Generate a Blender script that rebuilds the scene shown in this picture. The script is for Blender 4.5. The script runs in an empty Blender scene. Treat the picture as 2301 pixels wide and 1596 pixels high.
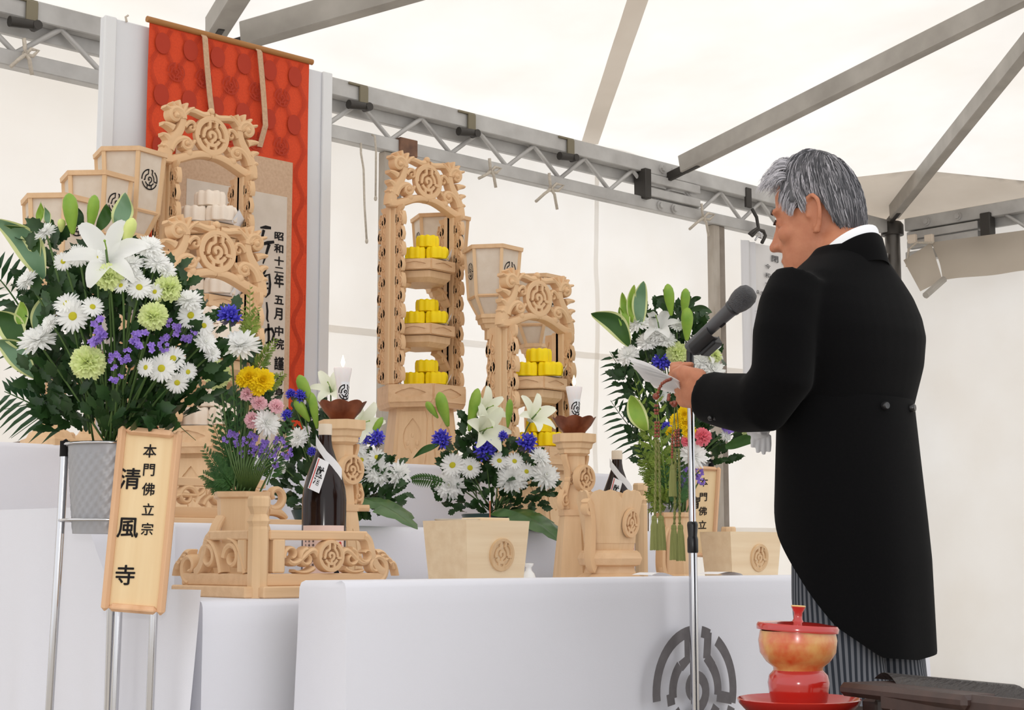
import bpy, bmesh, math, random
from mathutils import Vector, Matrix, Euler, noise
pi = math.pi
R = math.radians
random.seed(7)
SC = bpy.context.scene
COL = SC.collection

# ---------------------------------------------------------------- camera (2301 x 1596 frame)
F_PX, U0, V0, HZ, CAM_H = 3560.0, 1150.5, 798.0, 1250.0, 0.86
YAW, PITCH = R(46.5), math.atan((1250.0 - 798.0) / 3560.0)
FW = Vector((math.cos(YAW) * math.cos(PITCH), math.sin(YAW) * math.cos(PITCH), math.sin(PITCH)))
RT = Vector((math.sin(YAW), -math.cos(YAW), 0))
UP = RT.cross(FW)
CAM = Vector((0, 0, CAM_H))
cd = bpy.data.cameras.new('camera'); cam = bpy.data.objects.new('camera', cd); COL.objects.link(cam)
cd.sensor_width = 36.0; cd.lens = 36.0 * F_PX / 2301.0; cd.clip_start = 0.05; cd.clip_end = 300
cam.matrix_world = Matrix(((RT.x, UP.x, -FW.x, CAM.x), (RT.y, UP.y, -FW.y, CAM.y), (RT.z, UP.z, -FW.z, CAM.z), (0, 0, 0, 1)))
SC.camera = cam

def at(u, v, x=None, y=None, z=None, t=None):
    """the world point seen at a pixel of the photograph, on a plane or at a depth"""
    d = FW + RT * ((u - U0) / F_PX) + UP * ((V0 - v) / F_PX)
    if x is not None: t = x / d.x
    elif y is not None: t = y / d.y
    elif z is not None: t = (z - CAM_H) / d.z
    return CAM + d * t

# ---------------------------------------------------------------- daylight, flash, exposure
w = bpy.data.worlds.new('overcast_sky'); SC.world = w; w.use_nodes = True
nt = w.node_tree; bg = nt.nodes['Background']
bg.inputs['Color'].default_value = (0.97, 0.98, 1.0, 1); bg.inputs['Strength'].default_value = 1.2
sl = bpy.data.lights.new('sun', 'SUN'); sl.energy = 1.4; sl.angle = R(6); sl.color = (1, .97, .93)
so = bpy.data.objects.new('sun', sl); COL.objects.link(so); so.rotation_euler = Euler((R(38), R(12), R(200)))
fl = bpy.data.lights.new('camera_flash', 'POINT'); fl.energy = 40; fl.shadow_soft_size = 0.035; fl.color = (1, .975, .94)
fo = bpy.data.objects.new('camera_flash', fl); COL.objects.link(fo); fo.location = CAM + UP * .17 - RT * .03 - FW * .05
SC.view_settings.view_transform = 'Standard'; SC.view_settings.look = 'None'
SC.view_settings.exposure = 0.13; SC.view_settings.gamma = 1.0; SC.view_settings.use_curve_mapping = False

# ---------------------------------------------------------------- materials
MATS = {}
def lin(c):
    return tuple(((x / 255.0) / 12.92 if x / 255.0 <= .04045 else ((x / 255.0 + .055) / 1.055) ** 2.4) for x in c[:3]) + (1.0,)

def mat(name, rgb, rough=.6, metal=0, spec=.5, noise_scale=0, noise_amt=.12, bump=0, bump_scale=60, rgb2=None, stretch=(1, 1, 1),
        trans=0.0, transcol=None, sheen=0, coat=0, emit=0, sss=0, ior=None, transmission=0, alpha=None):
    if name in MATS: return MATS[name]
    m = bpy.data.materials.new(name); m.use_nodes = True; MATS[name] = m
    n, l = m.node_tree.nodes, m.node_tree.links
    b = n['Principled BSDF']; c = lin(rgb)
    b.inputs['Base Color'].default_value = c; b.inputs['Roughness'].default_value = rough
    b.inputs['Metallic'].default_value = metal; b.inputs['Specular IOR Level'].default_value = spec
    if sheen: b.inputs['Sheen Weight'].default_value = sheen
    if coat: b.inputs['Coat Weight'].default_value = coat; b.inputs['Coat Roughness'].default_value = .05
    if transmission: b.inputs['Transmission Weight'].default_value = transmission
    if ior: b.inputs['IOR'].default_value = ior
    if sss:
        b.inputs['Subsurface Weight'].default_value = sss; b.inputs['Subsurface Radius'].default_value = (1, .4, .25); b.inputs['Subsurface Scale'].default_value = .008
    if emit:
        b.inputs['Emission Color'].default_value = c; b.inputs['Emission Strength'].default_value = emit
    tc = None
    if noise_scale or bump:
        tc = n.new('ShaderNodeTexCoord'); mp = n.new('ShaderNodeMapping'); mp.inputs['Scale'].default_value = stretch
        l.new(tc.outputs['Object'], mp.inputs['Vector'])
    colsock = None
    if noise_scale:
        t = n.new('ShaderNodeTexNoise'); t.inputs['Scale'].default_value = noise_scale; t.inputs['Detail'].default_value = 4
        l.new(mp.outputs['Vector'], t.inputs['Vector'])
        r = n.new('ShaderNodeValToRGB'); r.color_ramp.elements[0].position = .3; r.color_ramp.elements[1].position = .7
        c2 = lin(rgb2) if rgb2 else tuple(x * (1 - noise_amt * 2) for x in c[:3]) + (1,)
        r.color_ramp.elements[0].color = c2; r.color_ramp.elements[1].color = c
        l.new(t.outputs['Fac'], r.inputs['Fac']); l.new(r.outputs['Color'], b.inputs['Base Color']); colsock = r.outputs['Color']
    if bump:
        t2 = n.new('ShaderNodeTexNoise'); t2.inputs['Scale'].default_value = bump_scale; t2.inputs['Detail'].default_value = 3
        l.new(mp.outputs['Vector'], t2.inputs['Vector'])
        bp = n.new('ShaderNodeBump'); bp.inputs['Strength'].default_value = bump; bp.inputs['Distance'].default_value = .01
        l.new(t2.outputs['Fac'], bp.inputs['Height']); l.new(bp.outputs['Normal'], b.inputs['Normal'])
    if trans:
        tr = n.new('ShaderNodeBsdfTranslucent'); tr.inputs['Color'].default_value = lin(transcol) if transcol else c
        if colsock and not transcol: l.new(colsock, tr.inputs['Color'])
        mx = n.new('ShaderNodeMixShader'); mx.inputs['Fac'].default_value = trans
        l.new(b.outputs['BSDF'], mx.inputs[1]); l.new(tr.outputs['BSDF'], mx.inputs[2])
        l.new(mx.outputs['Shader'], n['Material Output'].inputs['Surface'])
    return m

def wood(name, rgb, rgb2, axis=2, rough=.55, scale=1.0):
    """fine straight grain along an axis"""
    if name in MATS: return MATS[name]
    st = [34 * scale] * 3; st[axis] = 1.6 * scale
    m = mat(name, rgb, rough, noise_scale=1.6, rgb2=rgb2, stretch=st, bump=.08, bump_scale=3, spec=.3)
    return m
M_CLOTH = mat('white_cloth', (226, 226, 233), .85, spec=.1, bump=.05, bump_scale=500, sheen=.1)
M_TENT = mat('tent_fabric', (247, 245, 242), .8, spec=.15, noise_scale=1.3, rgb2=(239, 234, 227), trans=.55, bump=.3, bump_scale=6)
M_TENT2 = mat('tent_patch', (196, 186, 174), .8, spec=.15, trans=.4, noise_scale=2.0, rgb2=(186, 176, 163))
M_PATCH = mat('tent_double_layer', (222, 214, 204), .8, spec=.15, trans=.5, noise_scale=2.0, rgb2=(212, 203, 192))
M_STEEL = mat('galvanised_steel', (196, 195, 193), .5, metal=.15, noise_scale=7, rgb2=(172, 170, 168), bump=.05, bump_scale=40)
M_ALU = mat('dull_rafter_metal', (176, 171, 164), .5, metal=.2, noise_scale=5, rgb2=(150, 145, 138))
M_DARK = mat('dark_hardware', (66, 63, 60), .5, metal=.5)
M_RUST = mat('rusty_plate', (134, 98, 76), .8, noise_scale=20, rgb2=(96, 70, 58))
M_POST = mat('weathered_post', (188, 180, 170), .8, noise_scale=9, rgb2=(150, 138, 124), stretch=(1, 1, .35))
M_WOOD = wood('cypress_wood', (228, 194, 154), (218, 182, 140))
M_WOODX = wood('cypress_wood_cross', (227, 191, 151), (216, 178, 137), axis=0)
M_CARVE = mat('carved_cypress', (226, 189, 148), .6, noise_scale=5, rgb2=(219, 181, 139), spec=.25, bump=.05, bump_scale=60)
M_SLOT = mat('recess_shade_wood', (188, 144, 104), .8, spec=.1)  # darker wood tone, paints the shade inside the emblem slots
M_PALE = wood('pale_box_wood', (238, 216, 182), (228, 202, 166), axis=0, scale=.7)
M_SIGN = wood('sign_board_wood', (238, 212, 168), (230, 200, 154), scale=.8)
M_FRAMEW = wood('sign_frame_wood', (226, 184, 146), (208, 160, 120), scale=.6)
M_INK = mat('black_ink', (28, 26, 27), .7, spec=.2)
M_CHROME = mat('polished_chrome', (205, 205, 208), .12, metal=1)
M_PAPER = mat('white_paper', (240, 240, 242), .8, spec=.1)
M_SHOJI = mat('lantern_paper', (236, 226, 212), .8, spec=.1, trans=.35, noise_scale=30, rgb2=(228, 216, 200))
M_ROPE = mat('cotton_rope', (206, 196, 182), .9, noise_scale=80)

# ---------------------------------------------------------------- mesh helpers
class MB:
    def __init__(s): s.v = []; s.f = []
    def add(s, vs, fs, M=None):
        k = len(s.v)
        s.v += [tuple(M @ Vector(p)) for p in vs] if M is not None else [tuple(p) for p in vs]
        s.f += [tuple(i + k for i in f) for f in fs]
        return s
    def box(s, c, d, ch=0.0, M=None):
        x, y, z = d[0] / 2, d[1] / 2, d[2] / 2
        if ch <= 0:
            vs = [(c[0] + a * x, c[1] + b * y, c[2] + e * z) for a in (-1, 1) for b in (-1, 1) for e in (-1, 1)]
            fs = [(0, 1, 3, 2), (4, 6, 7, 5), (0, 4, 5, 1), (2, 3, 7, 6), (0, 2, 6, 4), (1, 5, 7, 3)]
            return s.add(vs, fs, M)
        ch = min(ch, x * .9, y * .9, z * .9); vs = []; ix = {}
        for a in (-1, 1):
            for b in (-1, 1):
                for e in (-1, 1):
                    for k in range(3):
                        o = [ch] * 3; o[k] = 0
                        ix[a, b, e, k] = len(vs)
                        vs.append((c[0] + a * (x - o[0]), c[1] + b * (y - o[1]), c[2] + e * (z - o[2])))
        fs = []
        for k in range(3):
            for sg in (-1, 1):
                cs = [(-1, -1), (1, -1), (1, 1), (-1, 1)]
                def key(p):
                    q = list(p); q.insert(k, sg); return ix[q[0], q[1], q[2], k]
                fs.append(tuple(key(p) for p in cs))
        for k in range(3):
            i, j = [q for q in range(3) if q != k]
            for si in (-1, 1):
                for sj in (-1, 1):
                    q = []
                    for sk in (-1, 1):
                        p = [0] * 3; p[k] = sk; p[i] = si; p[j] = sj; q.append(tuple(p))
                    fs.append((ix[q[0] + (i,)], ix[q[0] + (j,)], ix[q[1] + (j,)], ix[q[1] + (i,)]))
        for a in (-1, 1):
            for b in (-1, 1):
                for e in (-1, 1): fs.append(tuple(ix[a, b, e, k] for k in range(3)))
        return s.add(vs, fs, M)
    def tube(s, path, r, n=8, cap=True, closed=False, M=None):
        P = [Vector(p) for p in path]; m = len(P); rr = r if isinstance(r, (list, tuple)) else [r] * m
        vs = []; fs = []; prev = None
        for i in range(m):
            a = P[i - 1] if (i > 0 or closed) else P[i]; b = P[(i + 1) % m] if (i < m - 1 or closed) else P[i]
            t = (b - a); t = t.normalized() if t.length > 1e-9 else Vector((0, 0, 1))
            if prev is None:
                q = Vector((0, 0, 1)) if abs(t.z) < .9 else Vector((1, 0, 0)); nrm = t.cross(q).normalized()
            else:
                nrm = prev - t * prev.dot(t); nrm = nrm.normalized() if nrm.length > 1e-6 else t.orthogonal().normalized()
            prev = nrm; bn = t.cross(nrm)
            for k in range(n):
                an = 2 * pi * k / n; vs.append(P[i] + (nrm * math.cos(an) + bn * math.sin(an)) * rr[i])
        for i in range(m if closed else m - 1):
            for k in range(n):
                j = (i + 1) % m; fs.append((i * n + k, i * n + (k + 1) % n, j * n + (k + 1) % n, j * n + k))
        if cap and not closed: fs.append(tuple(reversed(range(n)))); fs.append(tuple(range((m - 1) * n, m * n)))
        return s.add(vs, fs, M)
    def loft(s, rings, cap0=True, cap1=True, M=None, closed=True):
        n = len(rings[0]); vs = [p for r in rings for p in r]; fs = []
        for i in range(len(rings) - 1):
            for k in range(n if closed else n - 1):
                fs.append((i * n + k, i * n + (k + 1) % n, (i + 1) * n + (k + 1) % n, (i + 1) * n + k))
        if cap0: fs.append(tuple(reversed(range(n))))
        if cap1: fs.append(tuple(range((len(rings) - 1) * n, len(rings) * n)))
        return s.add(vs, fs, M)
    def lathe(s, prof, n=24, M=None, rot=0.0, cap0=True, cap1=True):
        return s.loft([[(r * math.cos(2 * pi * k / n + rot), r * math.sin(2 * pi * k / n + rot), z) for k in range(n)] for r, z in prof], cap0, cap1, M)
    def grid(s, P, nu, nv, M=None):
        vs = [P(i / nu, j / nv) for j in range(nv + 1) for i in range(nu + 1)]
        fs = [(j * (nu + 1) + i, j * (nu + 1) + i + 1, (j + 1) * (nu + 1) + i + 1, (j + 1) * (nu + 1) + i) for j in range(nv) for i in range(nu)]
        return s.add(vs, fs, M)
    def prism(s, poly, z0, z1, M=None):
        n = len(poly)
        return s.add([(x, y, z0) for x, y in poly] + [(x, y, z1) for x, y in poly],
                     [tuple(reversed(range(n))), tuple(range(n, 2 * n))] + [(k, (k + 1) % n, n + (k + 1) % n, n + k) for k in range(n)], M)
    def ball(s, c, r, n=10, m=6, M=None):
        r = r if isinstance(r, (list, tuple)) else (r, r, r)
        rings = [[(c[0] + r[0] * math.sin(pi * j / m) * math.cos(2 * pi * k / n), c[1] + r[1] * math.sin(pi * j / m) * math.sin(2 * pi * k / n), c[2] - r[2] * math.cos(pi * j / m)) for k in range(n)] for j in range(1, m)]
        b = (c[0], c[1], c[2] - r[2]); t = (c[0], c[1], c[2] + r[2]); vs = [b] + [p for q in rings for p in q] + [t]; fs = []
        for k in range(n): fs.append((0, 1 + (k + 1) % n, 1 + k))
        for j in range(len(rings) - 1):
            for k in range(n): fs.append((1 + j * n + k, 1 + j * n + (k + 1) % n, 1 + (j + 1) * n + (k + 1) % n, 1 + (j + 1) * n + k))
        L = len(vs) - 1; o = 1 + (len(rings) - 1) * n
        for k in range(n): fs.append((o + k, o + (k + 1) % n, L))
        return s.add(vs, fs, M)
    def ribbon(s, pts, wd, y0, y1, ridge=.0, M=None):
        """a carved stroke in the XZ plane: outline offset to both sides, y0 the back, y1 the front (smaller), a raised ridge along the middle"""
        m = len(pts); ww = wd if isinstance(wd, (list, tuple)) else [wd] * m; rings = []
        for i in range(m):
            a = pts[max(0, i - 1)]; b = pts[min(m - 1, i + 1)]; dx, dz = b[0] - a[0], b[1] - a[1]; L = math.hypot(dx, dz) or 1
            nx, nz = -dz / L, dx / L; x, z = pts[i]; h = ww[i] / 2; sh = h * .72
            rings.append([(x + nx * h, y0, z + nz * h), (x + nx * h, y1 + (y0 - y1) * .3, z + nz * h), (x + nx * sh, y1, z + nz * sh), (x, y1 - ridge, z),
                          (x - nx * sh, y1, z - nz * sh), (x - nx * h, y1 + (y0 - y1) * .3, z - nz * h), (x - nx * h, y0, z - nz * h)])
        return s.loft(rings, True, True, M)
    def flat(s, pts, wd, M=None):
        """a printed stroke in the XZ plane"""
        m = len(pts); vs = []
        for i in range(m):
            a = pts[max(0, i - 1)]; b = pts[min(m - 1, i + 1)]; dx, dz = b[0] - a[0], b[1] - a[1]; L = math.hypot(dx, dz) or 1
            h = (wd[i] if isinstance(wd, (list, tuple)) else wd) / 2
            vs += [(pts[i][0] - dz / L * h, 0, pts[i][1] + dx / L * h), (pts[i][0] + dz / L * h, 0, pts[i][1] - dx / L * h)]
        return s.add(vs, [(2 * i, 2 * i + 1, 2 * i + 3, 2 * i + 2) for i in range(m - 1)], M)
    def mesh(s, name, smooth=False):
        me = bpy.data.meshes.new(name); me.from_pydata(s.v, [], s.f)
        bm = bmesh.new(); bm.from_mesh(me); bmesh.ops.recalc_face_normals(bm, faces=bm.faces); bm.to_mesh(me); bm.free()
        if smooth:
            me.polygons.foreach_set('use_smooth', [True] * len(me.polygons))
            if smooth is not True: me.set_sharp_from_angle(angle=R(smooth))
        me.update(); return me
    def build(s, name, m, parent=None, smooth=False, loc=None, rot=None, kind=None, label=None):
        return link(name, s.mesh(name, smooth), m, parent, loc, rot, kind, label)

def link(name, me, m, parent=None, loc=None, rot=None, kind=None, label=None):
    o = bpy.data.objects.new(name, me); COL.objects.link(o)
    if m is not None and not me.materials:
        for q in (m if isinstance(m, (list, tuple)) else [m]): me.materials.append(q)
    if parent is not None: o.parent = parent
    if loc is not None: o.location = loc
    if rot is not None: o.rotation_euler = rot
    if kind: o['kind'] = kind
    if label: o['label'] = label
    return o
def tag(o, label=None, cat=None, group=None, kind=None):
    if label: o['label'] = label
    if cat: o['category'] = cat
    if group: o['group'] = group
    if kind: o['kind'] = kind
    return o
def thing(name, label, cat, loc=(0, 0, 0), rz=0.0, group=None):
    o = bpy.data.objects.new(name, None); COL.objects.link(o); o.location = loc; o.rotation_euler = (0, 0, rz); o.empty_display_size = .05
    return tag(o, label, cat, group)
def copy_tree(o, parent=None):
    c = o.copy(); COL.objects.link(c); c.parent = parent
    for ch in list(o.children): copy_tree(ch, c)
    return c
def evalmesh(o, name):
    dg = bpy.context.evaluated_depsgraph_get(); dg.update()
    me = bpy.data.meshes.new_from_object(o.evaluated_get(dg)); me.name = name; return me
def remeshed(mb, name, voxel, smooth_it=6, sub=0):
    o = link('tmp', mb.mesh('tmp'), None)
    a = o.modifiers.new('r', 'REMESH'); a.mode = 'VOXEL'; a.voxel_size = voxel
    b = o.modifiers.new('s', 'SMOOTH'); b.factor = .5; b.iterations = smooth_it
    me = evalmesh(o, name); bpy.data.objects.remove(o)
    me.polygons.foreach_set('use_smooth', [True] * len(me.polygons)); return me
GLYPH = {}
def glyph(ch, bold=.012):
    """2-D outline of one written character, unit em, centred on the origin: vertices and faces"""
    k = (ch, bold)
    if k in GLYPH: return GLYPH[k]
    c = bpy.data.curves.new('t', 'FONT'); c.body = ch; c.size = 1; c.offset = bold; c.resolution_u = 3
    o = bpy.data.objects.new('t', c); COL.objects.link(o); me = evalmesh(o, 't'); bpy.data.objects.remove(o); bpy.data.curves.remove(c)
    vs = [(p.co.x - .5, p.co.y - .38) for p in me.vertices]; fs = [tuple(p.vertices) for p in me.polygons]; bpy.data.meshes.remove(me)
    GLYPH[k] = (vs, fs); return GLYPH[k]
def write(mb, ch, x, z, sx, sz=None, y=0.0, slant=0.0, bold=.012, M=None):
    vs, fs = glyph(ch, 0.0); sz = sz or sx; k = bold
    for i, (ox, oz) in enumerate(((0, 0), (k, 0), (-k, 0), (0, k), (0, -k)) if k > .013 else ((0, 0),)):   # struck several times for brush weight
        mb.add([(x + (a + ox) * sx, y - i * 2e-5, z + (b + oz) * sz + a * slant * sz) for a, b in vs], fs, M)
    return mb
def arc(cx, cz, r, a0, a1, n=14, rz=None):
    return [(cx + r * math.cos(R(a0 + (a1 - a0) * i / n)), cz + (rz or r) * math.sin(R(a0 + (a1 - a0) * i / n))) for i in range(n + 1)]
def spiral(cx, cz, r0, r1, a0, a1, n=20):
    return [(cx + (r0 + (r1 - r0) * i / n) * math.cos(R(a0 + (a1 - a0) * i / n)), cz + (r0 + (r1 - r0) * i / n) * math.sin(R(a0 + (a1 - a0) * i / n))) for i in range(n + 1)]
def bez(*c, n=14):
    out = []
    for i in range(n + 1):
        p = [Vector(q) for q in c]; t = i / n
        while len(p) > 1: p = [p[k].lerp(p[k + 1], t) for k in range(len(p) - 1)]
        out.append(tuple(p[0]))
    return out
# the maze-like ring emblem, unit circle
EMB = [arc(0, 0, .95, 187, 96), [(-.17, .95), (-.17, .52), (-.36, .40)] , arc(0, 0, .56, 132, 189)[0:], [(-.52, -.09), (-.70, -.12)],
       arc(0, 0, .95, 80, 67, 4), [(.335, .92), (.29, .50)], [(.28, .53), (.44, .36)], arc(0, 0, .56, 44, -10), [(.53, -.11), (.92, -.18)], arc(0, 0, .95, 55, -15),
       arc(0, 0, .95, 199, 341, 24), arc(0, 0, .58, 208, 332), [(-.26, -.52), (-.26, -.9)], [(.26, -.52), (.26, -.9)],
       spiral(-.02, .02, .10, .30, 250, -60, 22) + [(.02, -.30), (.0, -.55)]]
def emblem(mb, r, wd=.115, M=None):
    for i_, s_ in enumerate(EMB): mb.flat([(x * r, z * r) for x, z in s_], wd * r, (M or Matrix.Identity(4)) @ Matrix.Translation((0, -.00012 * i_, 0)))
    mb.add([(-.06 * r + .1 * r * math.cos(k * pi / 4), 0, -.04 * r + .1 * r * math.sin(k * pi / 4)) for k in range(8)], [tuple(range(8))], M)
def ordinal(i): return ['first', 'second', 'third', 'fourth', 'fifth', 'sixth', 'seventh', 'eighth', 'ninth', 'tenth', 'eleventh', 'twelfth', 'thirteenth', 'fourteenth', 'fifteenth', 'sixteenth', 'seventeenth', 'eighteenth', 'nineteenth', 'twentieth'][i]
# ================================================================ ground and tent
YW, XC = 5.8, 9.0                       # truss line of the back wall, corner of the two walls
mb = MB(); mb.grid(lambda a, b: (-14 + 34 * a, -14 + 34 * b, 0), 4, 4)
tag(mb.build('floor', mat('packed_gravel', (188, 180, 168), .9, noise_scale=40, rgb2=(150, 142, 130))), kind='structure')

def wrinkle(p, s=1.0):
    return .012 * s * noise.noise(Vector(p) * 1.7) + .006 * s * noise.noise(Vector(p) * 5.1) + .010 * s * noise.noise(Vector((p[0] * 3.2 + p[2] * 2.2, p[1] * 3.2, p[2] * 1.2 + 9)))
def back_wall(a, b):
    x, z = -1.5 + 10.75 * a, 3.16 * b
    return (x, YW + .17 + wrinkle((x, 0, z), 1.4) + .012 * math.sin(x * 7 + z), z)
mb = MB(); mb.grid(back_wall, 110, 40)
tag(mb.build('wall_back', M_TENT, smooth=True), kind='structure', label='white translucent tent fabric wall behind the altar')
def right_wall(a, b):
    y, z = 6.05 - 8.0 * a, 3.16 * max(0, (b - .15) / .85)
    if b < .15: return (XC + .17 - .8 * (1 - b / .15) * min(1, max(0, (5.5 - y) / .4)) + wrinkle((5, y, b), 1.0), y, .006 + .004 * math.sin(y * 20))
    return (XC + .17 + wrinkle((5, y, z), 1.8) + .02 * math.sin(y * 9 + .6 * z) * (1 - b), y, z)
mb = MB(); mb.grid(right_wall, 90, 40)
tag(mb.build('wall_right', M_TENT, smooth=True), kind='structure', label='white translucent tent side wall')
EAVE, SL = 3.13, .16
def roof_z(x, y): return EAVE + SL * min(YW + .2 - y, XC + .2 - x)
mb = MB()
def roof(a, b):
    x, y = -1.5 + (XC + .2 + 1.5) * a, (YW + .2) - 5.4 * b
    return (x, y, roof_z(x, y) + .035 * math.sin(min(1, max(0, min(YW + .2 - y, XC + .2 - x) / 2)) * pi) * .6 + wrinkle((x, y, 3), 1.0))
mb.grid(roof, 110, 60)
tag(mb.build('ceiling', M_TENT, smooth=True), kind='structure', label='white translucent tent roof')
# sewn reinforcement band and corner patch, a second layer of fabric under the roof
p0, p1 = at(1330, 316, y=YW + .1), at(1450, 0, t=6.9)
mb = MB(); q0 = Vector((p0.x, YW + .12, 0)); q1 = q0 + (Vector((p1.x, p1.y, 0)) - q0) * 1.5; sd = Vector((.040, -.03, 0))
def band(a, b):
    q = q0.lerp(q1, b) + sd * (a * 2 - 1); return (q.x, q.y, roof_z(q.x, q.y) - .018 + wrinkle((q.x, q.y, 3)) * .5)
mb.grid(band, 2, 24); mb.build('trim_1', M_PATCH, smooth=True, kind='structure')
mb = MB()
def patch(a, b):
    q = Vector((XC + .15, YW + .15, 0)) + Vector((-1.45, 0, 0)) * a * (1 - b * .0) + Vector((0, -1.45, 0)) * b
    f = a + b
    if f > 1: q = Vector((XC + .15, YW + .15, 0)) + (Vector((-1.45, 0, 0)) * a + Vector((0, -1.45, 0)) * b) / f
    return (q.x, q.y, roof_z(q.x, q.y) - .02)
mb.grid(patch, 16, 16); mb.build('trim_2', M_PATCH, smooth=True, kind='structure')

for i_, (z_, h_) in enumerate(((1.93, .035), (.98, .03))):          # welded overlaps of the wall sheets
    mb = MB(); mb.grid(lambda a, b: (-1.4 + 10.5 * a, back_wall((-1.4 + 10.5 * a + 1.5) / 10.75, (z_ + h_ * b) / 3.16)[1] - .004, z_ + h_ * b + .02 * math.sin(a * 9)), 90, 2); mb.build('trim_%d' % (3 + i_), M_TENT, smooth=True, kind='structure')
mb = MB(); mb.grid(lambda a, b: (6.28 + .035 * a + .02 * b, back_wall((6.28 + 1.5) / 10.75, b * .95)[1] - .006, 3.0 * b), 2, 40); mb.build('trim_5', M_TENT, smooth=True, kind='structure')
def beam(mb, a, b, wd, h, ch=.004):
    a, b = Vector(a), Vector(b); L = (b - a).length; t = (b - a).normalized(); s = Vector((0, 0, 1)).cross(t).normalized(); n = t.cross(s)
    M = Matrix(((s.x, t.x, n.x, 0), (s.y, t.y, n.y, 0), (s.z, t.z, n.z, 0), (0, 0, 0, 1))); M.translation = (a + b) / 2
    return mb.box((0, 0, 0), (wd, L, h), ch, M)
def bolt(parent, c, d, r=.014, m=M_DARK, name='bolt'):
    d = Vector(d).normalized(); c = Vector(c); mb = MB()
    mb.tube([c - d * .01, c + d * .010], r * 1.5, 12); mb.tube([c + d * .008, c + d * .022], r, 6)
    return mb.build(name, m, parent)
def truss(name, label, a, b, nrm, posx0):
    """lattice eave girder: two square chords and zig-zag rods; a, b plan points, nrm the inward normal"""
    t = thing(name, label, 'truss', (0, 0, 0)); a, b, nrm = Vector(a), Vector(b), Vector(nrm); d = (b - a).normalized(); L = (b - a).length
    up = lambda s, z, o=0: a + d * s + nrm * o + Vector((0, 0, z))
    m = MB(); beam(m, up(0, 3.035), up(L, 3.035), .06, .085); m.build('top_chord', M_STEEL, t)
    m = MB(); beam(m, up(0, 2.985, -.05), up(L, 2.985, -.05), .03, .10); m.build('rear_flange', M_STEEL, t)
    m = MB(); beam(m, up(0, 2.818), up(L, 2.818), .06, .066); m.build('bottom_chord', M_STEEL, t)
    s = posx0; k = 0; st = .1925
    while s + st < L:
        z0, z1 = (2.995, 2.85) if k % 2 == 0 else (2.85, 2.995)
        m = MB(); m.tube([up(s, z0, .0), up(s + st, z1, .0)], .0115, 10); m.build('lattice_rod', M_STEEL, t, smooth=40); s += st; k += 1
    return t, up
tb, upb = truss('roof_truss', 'grey steel lattice girder along the top of the tent wall behind the altar', (-.6, YW, 0), (XC - .09, YW, 0), (0, -1, 0), .10)
def clip(up, s, par):
    m = MB(); m.box(tuple(up(s, 3.01, .04)), (.05, .014, .11), .003); m.box(tuple(up(s - .03, 3.066, .035)), (.11, .012, .012), .002); m.build('clamp_plate', mat('brassy_clamp', (128, 120, 100), .5, metal=.4), par)
    m = MB(); m.tube([up(s + .01, 2.965, .055), up(s - .10, 2.955, .055)], [.018, .022], 10); m.tube([up(s + .012, 2.963, .03), up(s + .012, 2.963, .075)], .02, 10); m.build('clamp_pin', M_DARK, par, smooth=40)
for u in (805, 1048, 1270): clip(upb, at(u, 250, y=YW).x + .6, tb)
clip(upb, at(62, 12, y=YW).x + .6, tb)
# splice of two girders beside the rafter, with bolts
sx = at(1478, 420, y=YW).x + .6
for z in (2.963, 2.885):
    m = MB(); m.box(tuple(upb(sx + .10, z, .01)), (.46, .06, .05), .004); m.build('splice_bar', M_STEEL, tb)
m = MB(); m.box(tuple(upb(sx - .15, 2.92, .02)), (.05, .09, .17), .004); m.build('end_plate', M_DARK, tb)
for dx, z in ((.0, 3.035), (.11, 3.035), (-.02, 2.818), (.10, 2.818)): bolt(tb, upb(sx + dx, z, .03), (0, -1, 0), .018, M_STEEL)
m = MB(); m.box(tuple(upb(at(1672, 450, y=YW).x + .6, 2.99, .03)), (.05, .02, .12), .003); m.build('clamp_plate', M_DARK, tb)
m = MB(); m.box(tuple(upb(at(907, 327, y=YW).x + .6, 2.82, .0)), (.11, .085, .085), .003); m.build('rust_sleeve', M_RUST, tb)
tr, upr = truss('roof_truss', 'grey steel lattice girder over the tent side wall beside the gathered curtain', (XC, YW - .12, 0), (XC, 1.2, 0), (-1, 0, 0), .72)
for dx in (.17, .40): bolt(tr, upr(dx, 3.03, .03), (-1, 0, 0), .018, M_STEEL)
for z in (2.955, 2.895):
    m = MB(); m.box(tuple(upr(.28, z, .01)), (.06, .52, .05), .004); m.build('splice_bar', M_STEEL, tr)
m = MB(); m.box(tuple(upr(.60, 2.90, .02)), (.07, .07, .24), .004); m.build('end_plate', M_DARK, tr)

def post(x, y, label, zt=2.785, wd=.055, rot=0):
    t = thing('tent_post', label, 'post', (x, y, 0), rot)
    m = MB(); m.box((-.022, 0, zt / 2), (.06, .05, zt), .004); m.build('channel', M_POST, t)
    m = MB(); m.box((.034, .0, zt / 2), (.05, .042, zt), .003); m.build('side_bar', mat('dark_post', (150, 140, 130), .8, noise_scale=8, rgb2=(120, 110, 100)), t)
    m = MB(); m.box((-.02, 0, .008), (.2, .2, .016), .002); m.build('foot_plate', M_DARK, t)
    return t
post(at(876, 700, y=YW).x, YW + .01, 'weathered grey steel tent post behind the tall stand of yellow cakes')
post(at(1614, 700, y=YW).x, YW + .01, 'weathered steel tent post rising behind the microphone')
t = thing('tent_post', 'dark round corner post where the two tent walls meet', 'post', (XC - .02, YW - .02, 0))
m = MB(); m.tube([(0, 0, 0), (0, 0, 3.06)], .05, 14); m.build('tube', mat('dark_steel', (92, 88, 84), .35, metal=.7), t, smooth=40)
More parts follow.
